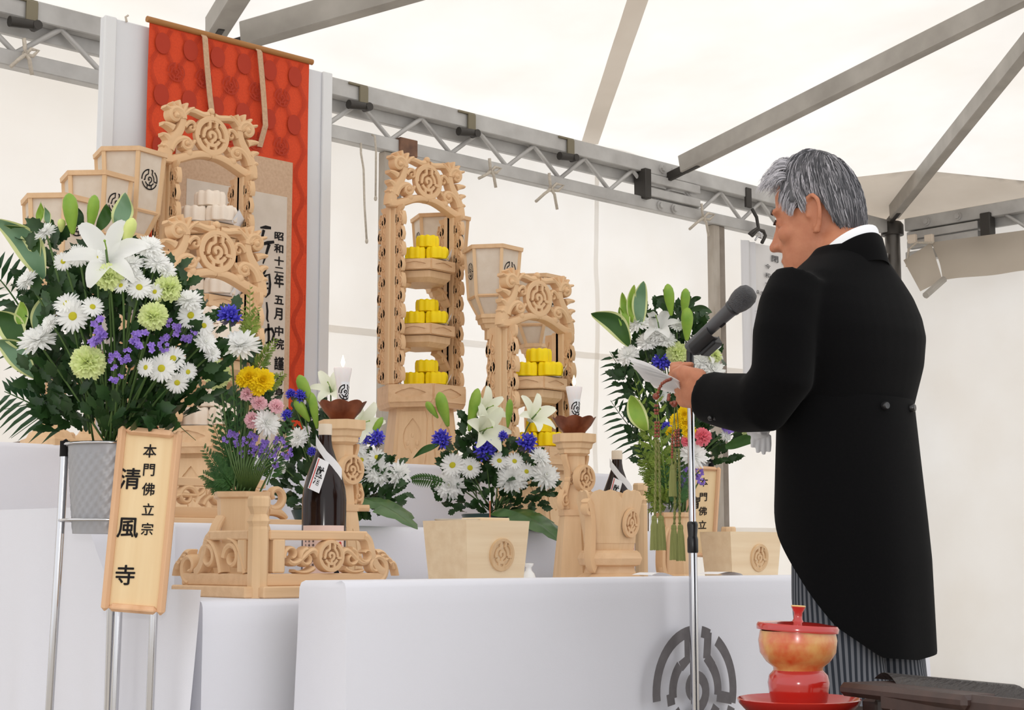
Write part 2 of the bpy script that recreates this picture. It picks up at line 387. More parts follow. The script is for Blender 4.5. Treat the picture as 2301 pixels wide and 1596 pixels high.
m = MB(); m.lathe([(.075, 2.98), (.075, 3.05), (.06, 3.07)], 14); m.build('cap', M_DARK, t, smooth=40)

def rafter(label, a, b, wd=.062, h=.10):
    a, b = Vector(a), Vector(b); t = thing('roof_rafter', label, 'rafter', a)
    m = MB(); d = (b - a).normalized(); beam(m, d * .10, b - a, wd, h); m.build('beam', M_ALU, t)
    m = MB(); beam(m, d * -.04 + Vector((0, 0, -.03)), d * .22 + Vector((0, 0, -.03)), .03, .05); m.build('hook', M_DARK, t)
    return t
def under(u, v, dz=.085):
    lo, hi = 3.0, 12.0
    for _ in range(40):
        md = (lo + hi) / 2; p = at(u, v, t=md)
        if p.z > roof_z(p.x, p.y) - dz: hi = md
        else: lo = md
    return at(u, v, t=lo)
def far_end(a, p, k): return Vector(a) + (Vector(p) - Vector(a)) * k
a = at(1505, 385, y=YW - .04); rafter('steel rafter rising from the girder splice above the grey-haired man', a, far_end(a, under(2262, 6), 1.25))
a = at(2000, 486, y=YW - .03); rafter('steel hip rafter rising from the dark corner post', a, far_end(a, under(2301, 110), 1.6))
a = at(505, 92, y=YW - .04); rafter('steel rafter slanting up away from the red scroll top over white roof', a, far_end(a, under(850, -6), 4.6), .07, .11)
a = at(470, 86, y=YW - .04); rafter('dark steel rafter standing steeply above the red scroll', a, far_end(a, under(527, -6), 9.0), .085, .10)

# gathered curtain under the side girder
t = thing('tent_curtain', 'grey rolled up fabric valance tied under the side girder', 'curtain', (0, 0, 0))
def cur(a, b):
    c0, c1 = at(2092, 545, x=XC - .12), at(2320, 515, x=XC - .12); d0, d1 = at(2118, 630, x=XC - .16), at(2330, 606, x=XC - .16)
    p = c0.lerp(c1, a).lerp(d0.lerp(d1, a), b); return (p.x + .03 * math.sin(b * pi) - .02 * math.sin(a * 9) * b, p.y, p.z)
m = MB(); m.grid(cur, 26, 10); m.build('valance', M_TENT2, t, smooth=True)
def cur2(a, b):
    c0, c1 = at(2030, 585, x=XC - .14), at(2092, 545, x=XC - .12); d0, d1 = at(2068, 655, x=XC - .3), at(2118, 630, x=XC - .16)
    p = c0.lerp(c1, a).lerp(d0.lerp(d1, a), b); return (p.x - .05 * math.sin(a * pi) * math.sin(b * pi), p.y, p.z)
m = MB(); m.grid(cur2, 12, 10); m.build('folded_end', M_TENT2, t, smooth=True)
m = MB(); m.tube([at(2121, 628, x=XC - .2), at(2080, 664, x=XC - .4)], .022, 8); m.build('strut', M_ALU, t)
m = MB(); m.tube([at(2098, 546, x=XC - .14), at(2060, 545, x=XC - .14), at(2042, 560, x=XC - .14), at(2038, 600, x=XC - .14)], .008, 6); m.build('tie_cord', M_ROPE, t, smooth=True)
for u in (2050, 2088):
    m = MB(); m.box(tuple(at(u, 537, x=XC - .1)), (.03, .06, .055), .004); m.build('webbing_tab', mat('tab_cloth', (222, 208, 192), .9), t)

# cords tied to the girder
def cord(label, pts, r=.0052):
    m = MB(); m.tube(pts, r, 6); e = Vector(pts[-1]); m.ball(e, (r * 1.7, r * 1.7, r * 2.6), 6, 4)
    return tag(m.build('cord', M_ROPE, smooth=True), label, 'cord')
Y = YW - .05
cord('long thin white cord hanging beside the post near the tall carved stand', [at(811, 322, y=Y + .02), at(811, 344, y=Y), at(817, 380, y=Y), at(819, 460, y=Y), at(824, 542, y=Y)])
cord('short white cord looped over the girder and hanging beside the post', [at(836, 303, y=Y), at(842, 306, y=Y - .02), at(845, 340, y=Y - .02), at(844, 446, y=Y - .02)])
def knot(label, u, v, big=1.0):
    t = thing('cord_knot', label, 'cord', at(u, v, y=Y)); c = at(u, v, y=Y)
    L = lambda du, dv, o=.02: at(u + du * big, v + dv * big, y=Y - o) - c
    m = MB(); m.tube([L(-4, -36), L(-2, -14), L(0, 0), L(12, -12), L(28, -8), L(16, 4), L(0, 2)], .008, 6); m.build('loop', M_ROPE, t, smooth=True)
    m = MB(); m.tube([L(0, 0), L(-14, 10), L(-34, 28 if big > .8 else 20)], .008, 6); m.build('loose_end', M_ROPE, t, smooth=True)
    m = MB(); m.tube([L(0, 0), L(8, 12), L(14, 46)], .008, 6); m.build('loose_end', M_ROPE, t, smooth=True)
    m = MB(); m.ball((0, 0, 0), .016, 8, 5); m.build('knot', M_ROPE, t, smooth=True)
knot('white cord knotted on the girder above the hexagon lanterns', 1103, 385, .8)
knot('drooping white cord bow tied on the girder above the middle of the wall', 1238, 425)
knot('white cord bow tied on the girder beside the post behind the microphone', 1580, 490, .9)
knot('thick white cord knotted on the girder near the tall white board', 58, 122, 1.0)
# coat hanger hook holding the programme sheet
t = thing('hanging_hook', 'black cord and wire hook tied to the girder above the programme sheet', 'hook', at(1702, 505, y=Y)); c = at(1702, 505, y=Y)
L = lambda u, v, o=.03: at(u, v, y=Y - o) - c
m = MB(); m.tube([L(1690, 470), L(1700, 488), L(1704, 512), L(1692, 520), L(1684, 526), L(1690, 530), L(1702, 516), L(1716, 520), L(1720, 530), L(1712, 546)], .011, 6); m.build('cord', M_DARK, t, smooth=True)
m = MB(); m.tube([L(1704, 520), L(1712, 526), L(1710, 535), L(1702, 532), L(1697, 540)], .006, 6); m.build('wire', M_CHROME, t, smooth=True)
# ================================================================ altar tables under white cloth
def cloth_table(name, label, x0, x1, y0, y1, z, seed, fold=.012, drop=.02, bulge=.0, pan=()):
    """a table whose cloth falls to the ground in soft folds: top, front drape and two side drapes in one sheet"""
    t = thing(name, label, 'table', ((x0 + x1) / 2, (y0 + y1) / 2, 0)); ox, oy = (x0 + x1) / 2, (y0 + y1) / 2
    r = .014; path = []
    def run(a, b, n):
        for i in range(n): path.append((a[0] + (b[0] - a[0]) * i / n, a[1] + (b[1] - a[1]) * i / n, ))
    n1 = max(6, int((x1 - x0) / .03)); n2 = max(4, int((y1 - y0) / .05))
    run((x0, y1), (x0, y0), n2); run((x0, y0), (x1, y0), n1); run((x1, y0), (x1, y1), n2); path.append((x1, y1))
    rows = [(0, 1.0)]; H = [z, z - r * .3, z - r, z - .05] + [z - .05 - (z - .06) * k / 12 for k in range(1, 13)]
    off = [-r, -r * .3, 0, .001]; rings = []
    m = MB(); cols = len(path); rnd = random.Random(seed); ph = [rnd.uniform(0, 6) for _ in range(8)]
    vs = []; fs = []
    for j, h in enumerate(H):
        for i, (x, y) in enumerate(path):
            nx = (-1 if i < n2 else 0) + (1 if i > n2 + n1 else 0); ny = -1 if n2 <= i <= n2 + n1 else 0
            s = i * .045; dep = max(0, (z - h)) / z
            wv = fold * (math.sin(s * 4.1 + ph[0]) + .6 * math.sin(s * 9.3 + ph[1] + dep) + .5 * math.sin(s * 1.7 + ph[2])) * min(1, dep * 1.6) + .004 * noise.noise(Vector((x * 6, y * 6, h * 5)))
            o = (off[j] if j < 4 else .001) + wv + dep * drop
            L = math.hypot(nx, ny) or 1
            vs.append((x + nx / L * o - ox, y + ny / L * o - oy, h - (0.006 * math.sin(s * 1.3 + ph[3]) if j < 4 else 0) * fold * 40))
    for j in range(len(H) - 1):
        for i in range(cols - 1): fs.append((j * cols + i, j * cols + i + 1, (j + 1) * cols + i + 1, (j + 1) * cols + i))
    fs.append(tuple(range(cols)))
    m.add(vs, fs); c = m.build('tablecloth', M_CLOTH, t, smooth=50)
    for (px, sg) in pan:                      # pressed creases down the front
        k = MB(); k.box((px - ox, y0 - oy - .0145 - drop * .5, z * .5), (.006, .002, z * .86)); 
    b = MB()
    b.box((0, 0, z - .035), (x1 - x0 - .06, y1 - y0 - .06, .04), .003); b.build('table_top', M_PALE, t)
    for sx in (-1, 1):
        for sy in (-1, 1):
            q = MB(); q.box((sx * ((x1 - x0) / 2 - .08), sy * ((y1 - y0) / 2 - .06), (z - .055) / 2), (.04, .04, z - .055), .003); q.build('leg', M_STEEL, t)
    return t
Z0, Z1, Z2, Z3 = .812, .775, .940, 1.166
T0 = cloth_table('altar_table', 'long low front altar table under white cloth printed with a grey ring emblem', 1.862, 3.86, 2.42, 2.57, Z0, 3, .007, .012)
cloth_table('altar_table', 'white cloth table carrying the wooden boxes and bottles, behind the front table', 1.70, 3.99, 2.66, 3.33, Z1, 5, .009)
cloth_table('altar_table', 'middle white cloth step of the altar carrying the low flower bowls', 2.07, 3.88, 3.37, 4.02, Z2, 8, .006)
cloth_table('altar_table', 'highest white cloth step of the altar carrying the lanterns and tall stands', 1.45, 4.38, 4.05, 4.72, Z3, 11, .006)
# printed emblem on the front cloth
c = at(1553, 1552, y=2.405); m = MB(); emblem(m, .142, .185); 
m.build('emblem_print', mat('grey_print', (112, 108, 110), .9, noise_scale=30, rgb2=(98, 94, 96)), T0, loc=(c.x - T0.location.x, 2.392 - T0.location.y, c.z))
# sheet of white cloth that falls over the end of the box table, from the middle step forward
t = thing('cloth_drape', 'loose white cloth drape falling in folds beside the carved balustrade', 'cloth', (1.66, 3.0, 0))
m = MB()
def drape(a, b):
    p = Vector((1.690, 2.63, 0)).lerp(Vector((1.60, 3.40, 0)), a); k_ = min(1, max(0, (a - .34) / .20)); top = Z1 + .006 + (Z2 - Z1) * k_ * k_ * (3 - 2 * k_)
    f = .022 * math.sin(a * 17 + 1 + b * 1.5) * b + .012 * math.sin(a * 37 + 2 * b) * b
    return (p.x - .014 - f - b * .03 - 1.66, p.y + .2 * f - 3.0, top * (1 - b) + .015)
m.grid(drape, 60, 22); m.build('sheet', M_CLOTH, t, smooth=True)

# ================================================================ white board, hanging scroll
YB = 4.76
xl, xr = at(237, 22, y=YB).x, at(745, 158, y=YB).x; zt = 2.70
t = thing('backing_board', 'tall flat white board standing behind the red scroll', 'board', ((xl + xr) / 2, YB, 0)); cx = (xl + xr) / 2
m = MB(); m.box((0, .02, (zt + 1.1) / 2 - .0), (xr - xl, .03, zt - 1.1), .004); m.build('panel', mat('white_paint_board', (222, 224, 228), .55), t)
for s in (-1, 1):
    m = MB(); m.box((s * ((xr - xl) / 2 - .02), .0, zt / 2), (.045, .012, zt), .003); m.build('edge_strip', mat('white_edge_strip', (226, 228, 230), .5), t)
m = MB(); m.tube([(-.40, 0, zt - .005), (-.405, 0, zt + .012), (-.395, 0, zt + .02)], .004, 6); m.build('hook', M_ROPE, t)

YS = 4.735
def SP(u, v): return at(u, v, y=YS)
sl_, sr_ = SP(331, 200).x, SP(692, 300).x; sz = SP(500, 88).z; W = sr_ - sl_; sc = (sl_ + sr_) / 2
t = thing('hanging_scroll', 'tall hanging scroll with red patterned silk border and black brush calligraphy', 'scroll', (sc, YS, 0)); SCR = t
M_RED = mat('red_silk', (220, 74, 30), .8, noise_scale=160, rgb2=(206, 64, 26), bump=.1, bump_scale=500)
M_REDP = mat('red_silk_pattern', (176, 54, 30), .85)
M_TAN = mat('tan_silk_border', (206, 176, 148), .85, noise_scale=90, rgb2=(192, 160, 132))
M_SCP = mat('scroll_paper', (216, 205, 192), .9, noise_scale=14, rgb2=(206, 194, 180))
zb = .98
m = MB(); m.grid(lambda a, b: ((a - .5) * W, .003 * math.sin(b * 9) - .002, zb + (sz - zb) * b), 10, 40); m.build('silk_border', M_RED, t, smooth=True)
px0, pxr = -W / 2 + .115, SP(652, 500).x - sc; pt = SP(600, 356).z
qx0, qxr = px0 + .045, SP(638, 600).x - sc; qt = SP(600, 437).z
m = MB(); m.box(((px0 + pxr) / 2, -.008, (zb + pt) / 2), (pxr - px0, .004, pt - zb)); m.build('tan_border', M_TAN, t)
m = MB(); m.box(((qx0 + qxr) / 2, -.011, (zb + qt) / 2), (qxr - qx0, .004, qt - zb)); m.build('paper_panel', M_SCP, t)
m = MB(); m.tube([(-W / 2 - .012, -.004, sz), (W / 2 + .012, -.004, sz)], .011, 10); m.build('top_rod', mat('rod_wood', (168, 116, 62), .6), t, smooth=40)
# woven pattern: rows of roundels between wavy lines
m = MB(); col_w, row_h = .104, .150; rnd = random.Random(2)
def clear(x, z, r):
    if x - r < -W / 2 + .003 or x + r > W / 2 - .003 or z + r > sz - .015 or z < 1.0: return False
    return not (px0 - .004 - r < x < pxr + .004 + r and z < pt + .004 + r)
x0_ = SP(364, 98).x - sc; PW, PH = .113, .185
for j in range(0, 20):
    z = SP(364, 98).z - .0 - j * PH / 2
    for k in range(-2, 7):
        x = x0_ + k * PW + (PW / 2 if j % 2 else 0)
        if not clear(x, z, .028): continue
        M = Matrix.Translation((x, -.0065, z))
        if j % 2: emblem(m, .034, .14, M)
        else:
            m.add([(.030 * math.cos(q * pi / 12), 0, .038 * math.sin(q * pi / 12)) for q in range(24)], [tuple(range(24))], M)
for k in range(-5, 14):
    xb = x0_ + PW / 4 + k * PW / 2; sg = 1 if k % 2 else -1
    for q in (-1, 0, 1, 2):
        run_ = []
        for i in range(260):
            z = sz - .01 - i * .0075; x = xb + q * .0052 - .003 + sg * .017 * math.cos(2 * pi * (z - SP(364, 98).z) / PH)
            if clear(x, z, .002): run_.append((x, z))
            else:
                if len(run_) > 2: m.flat(run_, .0016, Matrix.Translation((0, -.006, 0)))
                run_ = []
        if len(run_) > 2: m.flat(run_, .0016, Matrix.Translation((0, -.006, 0)))
m.build('woven_pattern', M_REDP, t, kind='stuff')
# two hanging ribbons over the top
def strip(name, pts, wd, mt):
    m = MB(); 
    for i in range(len(pts) - 1):
        a, b = pts[i], pts[i + 1]
        m.add([(a[0] - wd / 2, a[1], a[2]), (a[0] + wd / 2, a[1], a[2]), (b[0] + wd / 2, b[1], b[2]), (b[0] - wd / 2, b[1], b[2]),
               (a[0] - wd / 2, a[1] + .003, a[2]), (a[0] + wd / 2, a[1] + .003, a[2]), (b[0] + wd / 2, b[1] + .003, b[2]), (b[0] - wd / 2, b[1] + .003, b[2])],
              [(0, 1, 2, 3), (7, 6, 5, 4), (0, 4, 5, 1), (1, 5, 6, 2), (2, 6, 7, 3), (3, 7, 4, 0)])
    return m.build(name, mt, t)
M_RIB = mat('tan_ribbon', (204, 170, 138), .85, noise_scale=120, rgb2=(188, 152, 122))
def rb(u, v, o): p = at(u, v, y=YS - o); return (p.x - sc, -o, p.z)
strip('ribbon', [rb(455, 74, .004), rb(461, 84, .022), rb(466, 150, .026), rb(472, 215, .022), rb(478, 262, .02)], .022, M_RIB)
strip('ribbon', [rb(577, 106, .004), rb(584, 116, .022), rb(590, 180, .026), rb(595, 245, .03), rb(597, 282, .034), rb(584, 330, .012)], .022, M_RIB)
# brush calligraphy
m = MB(); Yk = -.0145
def wr(ch, u, v, px, pz=None, b=.03): p = at(u, v, y=YS); m_ = px / 640.0; write(m, ch, p.x - sc, p.z, m_ * 1.35, (pz or px) / 620.0, Yk, -.18 * 0, b)
for ch, v, s in (('昭', 532, 21), ('和', 560, 22), ('十', 588, 22), ('二', 608, 18), ('年', 632, 34), ('五', 675, 24), ('月', 706, 30), ('中', 745, 24), ('院', 774, 26), ('謹', 818, 32), ('写', 856, 24), ('身', 884, 24)):
    wr(ch, 622, v, 21, s, .028)
def br(pts, ws): # one brush stroke through pixels
    q = [at(u, v, y=YS) for u, v in pts]; m.flat([(p.x - sc, p.z) for p in q], [w_ / 600.0 for w_ in ws], Matrix.Translation((0, Yk, 0)))
br([(580, 513), (592, 512), (604, 514)], [3, 8, 6]); br([(588, 518), (584, 535), (580, 542)], [7, 6, 4]); br([(578, 552), (596, 547), (611, 545)], [4, 8, 6]); br([(600, 550), (594, 570), (586, 594)], [8, 6, 3])
br([(596, 600), (588, 615), (582, 622)], [3, 6, 4]); br([(588, 622), (600, 618), (602, 640), (600, 660), (592, 668), (584, 660), (584, 636), (592, 622)], [5, 6, 6, 6, 5, 5, 5, 4]); br([(588, 640), (598, 638)], [4, 4]); br([(588, 650), (598, 649)], [4, 4])
br([(594, 680), (596, 700), (595, 718), (598, 725)], [4, 5, 5, 3]); br([(588, 752), (592, 742), (606, 740), (611, 752), (606, 768), (592, 772)], [4, 6, 7, 6, 6, 4]); br([(598, 728), (599, 760), (597, 792)], [5, 6, 4])
m.build('calligraphy', M_INK, t, kind='stuff')

# sheet with the order of ceremony, hanging on the far wall
YP = YW - .03
t = thing('programme_sheet', 'white printed ceremony programme sheet in clear film hanging on the wall behind the man', 'poster', tuple(at(1720, 800, y=YP)))
c = at(1720, 800, y=YP)
def pl(u, v): q = at(u, v, y=YP); return (q.x - c.x, q.z - c.z)
x0, x1 = pl(1664, 700)[0], pl(1664, 700)[0] + 1.0; z1_, z0_ = pl(1664, 540)[1], pl(1664, 935)[1]
m = MB(); m.grid(lambda a, b: (x0 + (x1 - x0) * a, -.01 + .006 * math.sin(a * 14), z0_ + (z1_ - z0_) * b), 20, 4); m.build('sheet', mat('programme_paper', (224, 222, 222), .4, spec=.6), t, smooth=True)
m = MB(); m.grid(lambda a, b: (x0 + .12 * a, -.02 + .012 * math.sin(a * 9 + 1), z0_ + (z1_ - z0_) * b), 8, 4); m.build('film_edge', mat('clear_film_edge', (214, 213, 216), .2, spec=.8), t, smooth=True)
m = MB()
def wp(ch, u, v, px): a = pl(u, v); write(m, ch, a[0], a[1], px * 1.75 / 385, px / 385, -.022, 0, .02)
for ch, v in zip('一閉式', (562, 583, 646)): wp(ch, 1735, v, 17)
for ch, v in zip('一無', (565, 590)): wp(ch, 1760, v, 17)
for v in (567, 570): pass
for ch, v in zip('令和六年十月二十', (600, 620, 640, 660, 688, 706, 730, 750)): wp(ch, 1719, v, 12)
for ch, v in zip('主催住職', (660, 705, 730, 745)): wp(ch, 1706, v, 10)
for ch, v in zip('協賛本門佛立宗', (657, 703, 728, 742, 757, 772, 787)): wp(ch, 1695, v, 9.5)
wp('清', 1696, 826, 9.5)
m.build('printed_text', mat('grey_ink', (92, 92, 94), .8), t, kind='stuff')
# ================================================================ carved wooden altar furniture
def carved_medallion(parent, r, M, thick=.016, name='medallion', m=None, slot=None, back=True):
    """round openwork emblem: rim and raised maze over a recessed disc; local XZ plane, front at -Y"""
    m = m or M_CARVE
    a = MB(); n = 40; ro, ri = r, r * .80
    rings = [[(ro * math.cos(k * 2 * pi / n), thick, ro * math.sin(k * 2 * pi / n)) for k in range(n)], [(ro * math.cos(k * 2 * pi / n), 0, ro * math.sin(k * 2 * pi / n)) for k in range(n)],
             [(ro * .97 * math.cos(k * 2 * pi / n), -.002, ro * .97 * math.sin(k * 2 * pi / n)) for k in range(n)], [(ri * math.cos(k * 2 * pi / n), -.002, ri * math.sin(k * 2 * pi / n)) for k in range(n)],
             [(ri * math.cos(k * 2 * pi / n), thick * .7, ri * math.sin(k * 2 * pi / n)) for k in range(n)]]
    a.loft(rings, False, False, M)
    for s_ in EMB: a.ribbon([(x * r * .84, z * r * .84) for x, z in s_], .21 * r, thick * .8, -.001, .0004, M)
    o = a.build(name, m, parent, smooth=35)
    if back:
        b = MB(); b.add([(ro * .93 * math.cos(k * 2 * pi / n), thick * .72, ro * .93 * math.sin(k * 2 * pi / n)) for k in range(n)], [tuple(range(n))], M); b.build('recess_shade_disc', slot or M_SLOT, o)
    return o
def taper(a, b, n): return [a + (b - a) * i / n for i in range(n + 1)]
def crest(parent, z, s=1.0, y=-.03):
    """openwork acanthus crest around the ring emblem"""
    T = Matrix.Translation((0, y, z)) @ Matrix.Scale(s, 4)
    for sg in (-1, 1):
        m = MB(); f = lambda pts: [(p[0] * sg, p[1]) for p in pts]
        def rb_(pts, w0, w1, d=0.0): m.ribbon(f(pts), taper(w0 * 1.32, w1 * 1.32, len(pts) - 1), .03, -.004 + d, .004, T)
        rb_(bez((-.192, -.012), (-.200, .07), (-.118, .10), (-.128, .168)), .040, .026)
        rb_(spiral(-.160, .166, .036, .012, -10, 330, 20), .022, .014, -.004)
        m.ball((-.160 * sg, 0, .166), (.014, .022, .014), 10, 6, T)
        rb_(bez((-.175, .03), (-.16, .09), (-.10, .10), (-.092, .066)), .022, .018, -.003)
        rb_(spiral(-.112, .066, .024, .008, 20, -330, 18), .016, .011, -.004)
        m.ball((-.112 * sg, 0, .066), (.011, .02, .011), 10, 6, T)
        for tip, c_, w_ in (((-.178, .215), (-.165, .20), .020), ((-.148, .228), (-.142, .20), .022), ((-.112, .222), (-.120, .20), .022), ((-.082, .210), (-.105, .20), .02), ((-.205, .195), (-.185, .19), .018)):
            rb_(bez((-.135, .165), c_, tip, n=8), w_, .009, -.002)
        for tip, c_, fr in (((-.212, .128), (-.19, .13), (-.165, .118)), ((-.214, .085), (-.20, .09), (-.18, .07)), ((-.212, .040), (-.20, .05), (-.185, .03))):
            rb_(bez(fr, c_, tip, n=7), .026, .010)
        rb_(bez((-.118, .13), (-.10, .165), (-.075, .16), (-.074, .138)), .016, .012)
        rb_(spiral(-.088, .132, .014, .005, 60, -250, 12), .011, .008)
        rb_(bez((-.10, .20), (-.06, .205), (-.045, .185), (-.012, .197)), .018, .022)
        rb_(bez((-.135, .055), (-.09, .05), (-.08, .075), (-.072, .085)), .014, .012)
        rb_(bez((-.185, -.008), (-.12, .006), (-.085, .036), (-.03, .046), (0, .040)), .030, .022)
        m.ball((-.098 * sg, .008, .034), (.019, .02, .022), 12, 8, T)
        m.box((-.185 * sg, .012, -.005), (.052, .04, .034), .006, T)
        m.build('acanthus_scroll', M_CARVE, parent, smooth=40)
    m = MB(); m.ball((0, .008, .212), (.013, .018, .016), 10, 6, T); m.ribbon([(0, .17), (0, .2)], [.03, .02], .03, -.004, .002, T); m.build('finial', M_CARVE, parent, smooth=40)
    carved_medallion(parent, .076, T @ Matrix.Translation((0, -.006, .116)), .02)
def vine(m, h, M, amp=.014, flip=1):
    """carved running vine in the local XZ plane"""
    n = int(h / .012); pts = [(flip * amp * math.sin(i * .012 / .115 * 2 * pi), i * .012) for i in range(n + 1)]
    m.ribbon(pts, .011, .016, 0, .002, M)
    k = 0; z = .02
    while z < h - .03:
        sg = flip * (1 if k % 2 == 0 else -1)
        m.ribbon([(p[0], p[1]) for p in spiral(sg * .010, z, .017, .005, 90, 90 - sg * 330, 12)], taper(.010, .007, 12), .016, -.002, .002, M)
        m.ball((sg * .010, .004, z), (.006, .01, .006), 6, 4, M)
        m.ribbon(bez((sg * .02, z - .02), (sg * .028, z + .0), (sg * .017, z + .03), n=6), [.006, .010, .012, .012, .010, .008, .004], .016, .0, .001, M)
        z += .0575; k += 1
def hexring(r, z, rot=0.0, n=6): return [(r * math.cos(2 * pi * k / n + rot), r * math.sin(2 * pi * k / n + rot), z) for k in range(n)]
def plate(m, wd, h, shape, M, d=.005):
    """a face plate with a sunken cartouche: local XZ, front -Y; shape is a list of points"""
    n = len(shape); out = []
    for x, z in shape:                                   # project the hole onto the rectangle
        k = max(abs(x) / (wd / 2), abs(z) / (h / 2), 1e-6); out.append((x / k, z / k))
    m.add([(x, -d, z) for x, z in out] + [(x, -d, z) for x, z in shape] + [(x, 0, z) for x, z in shape] + [(x, 0, z) for x, z in out],
          [(i, (i + 1) % n, n + (i + 1) % n, n + i) for i in range(n)] + [(n + i, n + (i + 1) % n, 2 * n + (i + 1) % n, 2 * n + i) for i in range(n)] + [(i, 3 * n + i, 3 * n + (i + 1) % n, (i + 1) % n) for i in range(n)], M)
def cartouche(w_, h_, n=28):
    out = []
    for i in range(n):
        a = 2 * pi * i / n; r = 1 + .10 * math.cos(4 * a) + .05 * math.cos(8 * a)
        out.append((w_ / 2 * r * math.cos(a), h_ / 2 * r * math.sin(a)))
    return out
def ogee(w_, h_, n=28):
    out = []
    for i in range(n):
        a = 2 * pi * i / n; x, z = math.cos(a), math.sin(a)
        if z > 0: z = z * (1.0 + .25 * max(0, 1 - abs(x) * 2.2))
        else: z = z * (.8 + .2 * math.cos(x * 9))
        out.append((w_ / 2 * x, h_ / 2 * z))
    return out
def face_M(r, k, z, rot, tilt=0.0):
    """matrix of the k-th hexagon face (its normal is local -Y)"""
    an = R(30 + 60 * k) + rot; ap = r * math.cos(R(30))
    return Matrix.Translation((ap * math.cos(an), ap * math.sin(an), z)) @ Matrix.Rotation(an + pi / 2, 4, 'Z') @ Matrix.Rotation(tilt, 4, 'X')
HROT = R(5)
def offering_stand(label, loc, ped_h, box_h, pil_h, shelves, sc=1.0, group=None, crest_s=.87):
    t = thing('offering_stand', label, 'stand', loc, 0, group); rot = HROT
    m = MB(); r0, r1 = .150 * sc, .122 * sc
    m.loft([hexring(r0, .0, rot), hexring(r1, ped_h, rot)]); m.build('pedestal', M_WOOD, t)
    tl = math.atan((r0 - r1) * .866 / ped_h)
    for k in (3, 4):
        q = MB(); plate(q, r1 * .86, ped_h * .84, ogee(r1 * .56, ped_h * .50), face_M((r0 + r1) / 2, k, ped_h * .5, rot, -tl)); q.build('sunken_panel', M_WOOD, t)
        q = MB(); M = face_M((r0 + r1) / 2 , k, ped_h * .42, rot, -tl)
        q.ball((-.018, 0, .0), (.009, .004, .012), 8, 5, M); q.ball((.018, 0, .0), (.009, .004, .012), 8, 5, M); q.ball((.0, 0, .028), (.008, .004, .01), 8, 5, M); q.build('carved_beads', M_WOOD, t, smooth=40, kind='stuff')
    m = MB(); rb_ = .168 * sc; m.loft([hexring(rb_ * .95, ped_h - .004, rot), hexring(rb_, ped_h + .012, rot), hexring(rb_, ped_h + box_h, rot)]); m.build('drawer_box', M_WOODX, t)
    for k in (3, 4):
        q = MB(); plate(q, rb_ * .97, box_h - .014, cartouche(rb_ * .60, (box_h - .014) * .52), face_M(rb_, k, ped_h + box_h / 2 + .006, rot)); q.build('sunken_panel', M_WOODX, t)
    zb_ = ped_h + box_h; px = .142 * sc
    for sg in (-1, 1):
        m = MB(); m.box((sg * px, 0, zb_ + pil_h / 2), (.026, .058, pil_h), .004); m.box((sg * (px + .004 * sg * sg), 0, zb_ + pil_h / 2), (.034, .018, pil_h), .004); o = m.build('pillar', M_WOOD, t)
        for dy, fp in ((-.046, 1), (.052, -1)):
            q = MB(); nz = 60; y_in = -.028 if dy < 0 else .028; sd_ = -1 if dy < 0 else 1; prof = []
            for i in range(nz + 1):
                f = i / nz * (pil_h - .01); ph_ = f / .0575; prof.append((y_in + sd_ * (.026 + .010 * abs(math.sin(pi * ph_)) ** .6 - .006 * (1 if (ph_ % 1) < .12 else 0)), f))
            poly = [(y_in, 0)] + prof + [(y_in, pil_h - .01)]
            q.prism(poly, -.006, .006, Matrix.Translation((sg * px, 0, zb_ + .005)) @ Matrix(((0, 0, 1, 0), (1, 0, 0, 0), (0, 1, 0, 0), (0, 0, 0, 1))))
            for fx in (-1, 1): vine(q, pil_h - .03, Matrix.Translation((sg * px + fx * .006, dy, zb_ + .012)) @ Matrix.Rotation(-fx * pi / 2 * -1 if fx > 0 else -pi / 2, 4, 'Z') @ Matrix.Scale(.8, 4, (1, 0, 0)), .007, fp)
            q.build('carved_vine', M_CARVE, o, smooth=40, kind='stuff')
    for zs in shelves:
        m = MB(); rs = .126 * sc; m.loft([hexring(rs, zs - .040, rot), hexring(rs, zs, rot)]); o = m.build('shelf', M_WOODX, t)
        for k in (3, 4):
            q = MB(); plate(q, rs * .97, .036, cartouche(rs * .62, .018), face_M(rs, k, zs - .02, rot), .004); q.build('sunken_panel', M_WOODX, o)
        m = MB(); m.loft([hexring(rs * .70, zs - .082, rot), hexring(rs * .86, zs - .066, rot), hexring(rs * .88, zs - .042, rot)]); m.build('shelf_moulding', M_WOOD, o)
        for sg in (-1, 1):
            m = MB(); T = Matrix.Translation((sg * (px - .012), -.01, zs - .085))
            m.ribbon([(-sg * p[0], p[1]) for p in bez((0, -.06), (.02, -.05), (.02, -.01), (.065, .0), n=10)], taper(.018, .022, 10), .03, -.004, .003, T)
            m.ribbon([(-sg * p[0], p[1]) for p in spiral(.026, -.03, .018, .005, 120, -180, 12)], taper(.012, .008, 12), .026, -.004, .003, T)
            m.build('corbel', M_CARVE, o, smooth=40)
    crest(t, zb_ + pil_h + .006, crest_s)
    return t, zb_
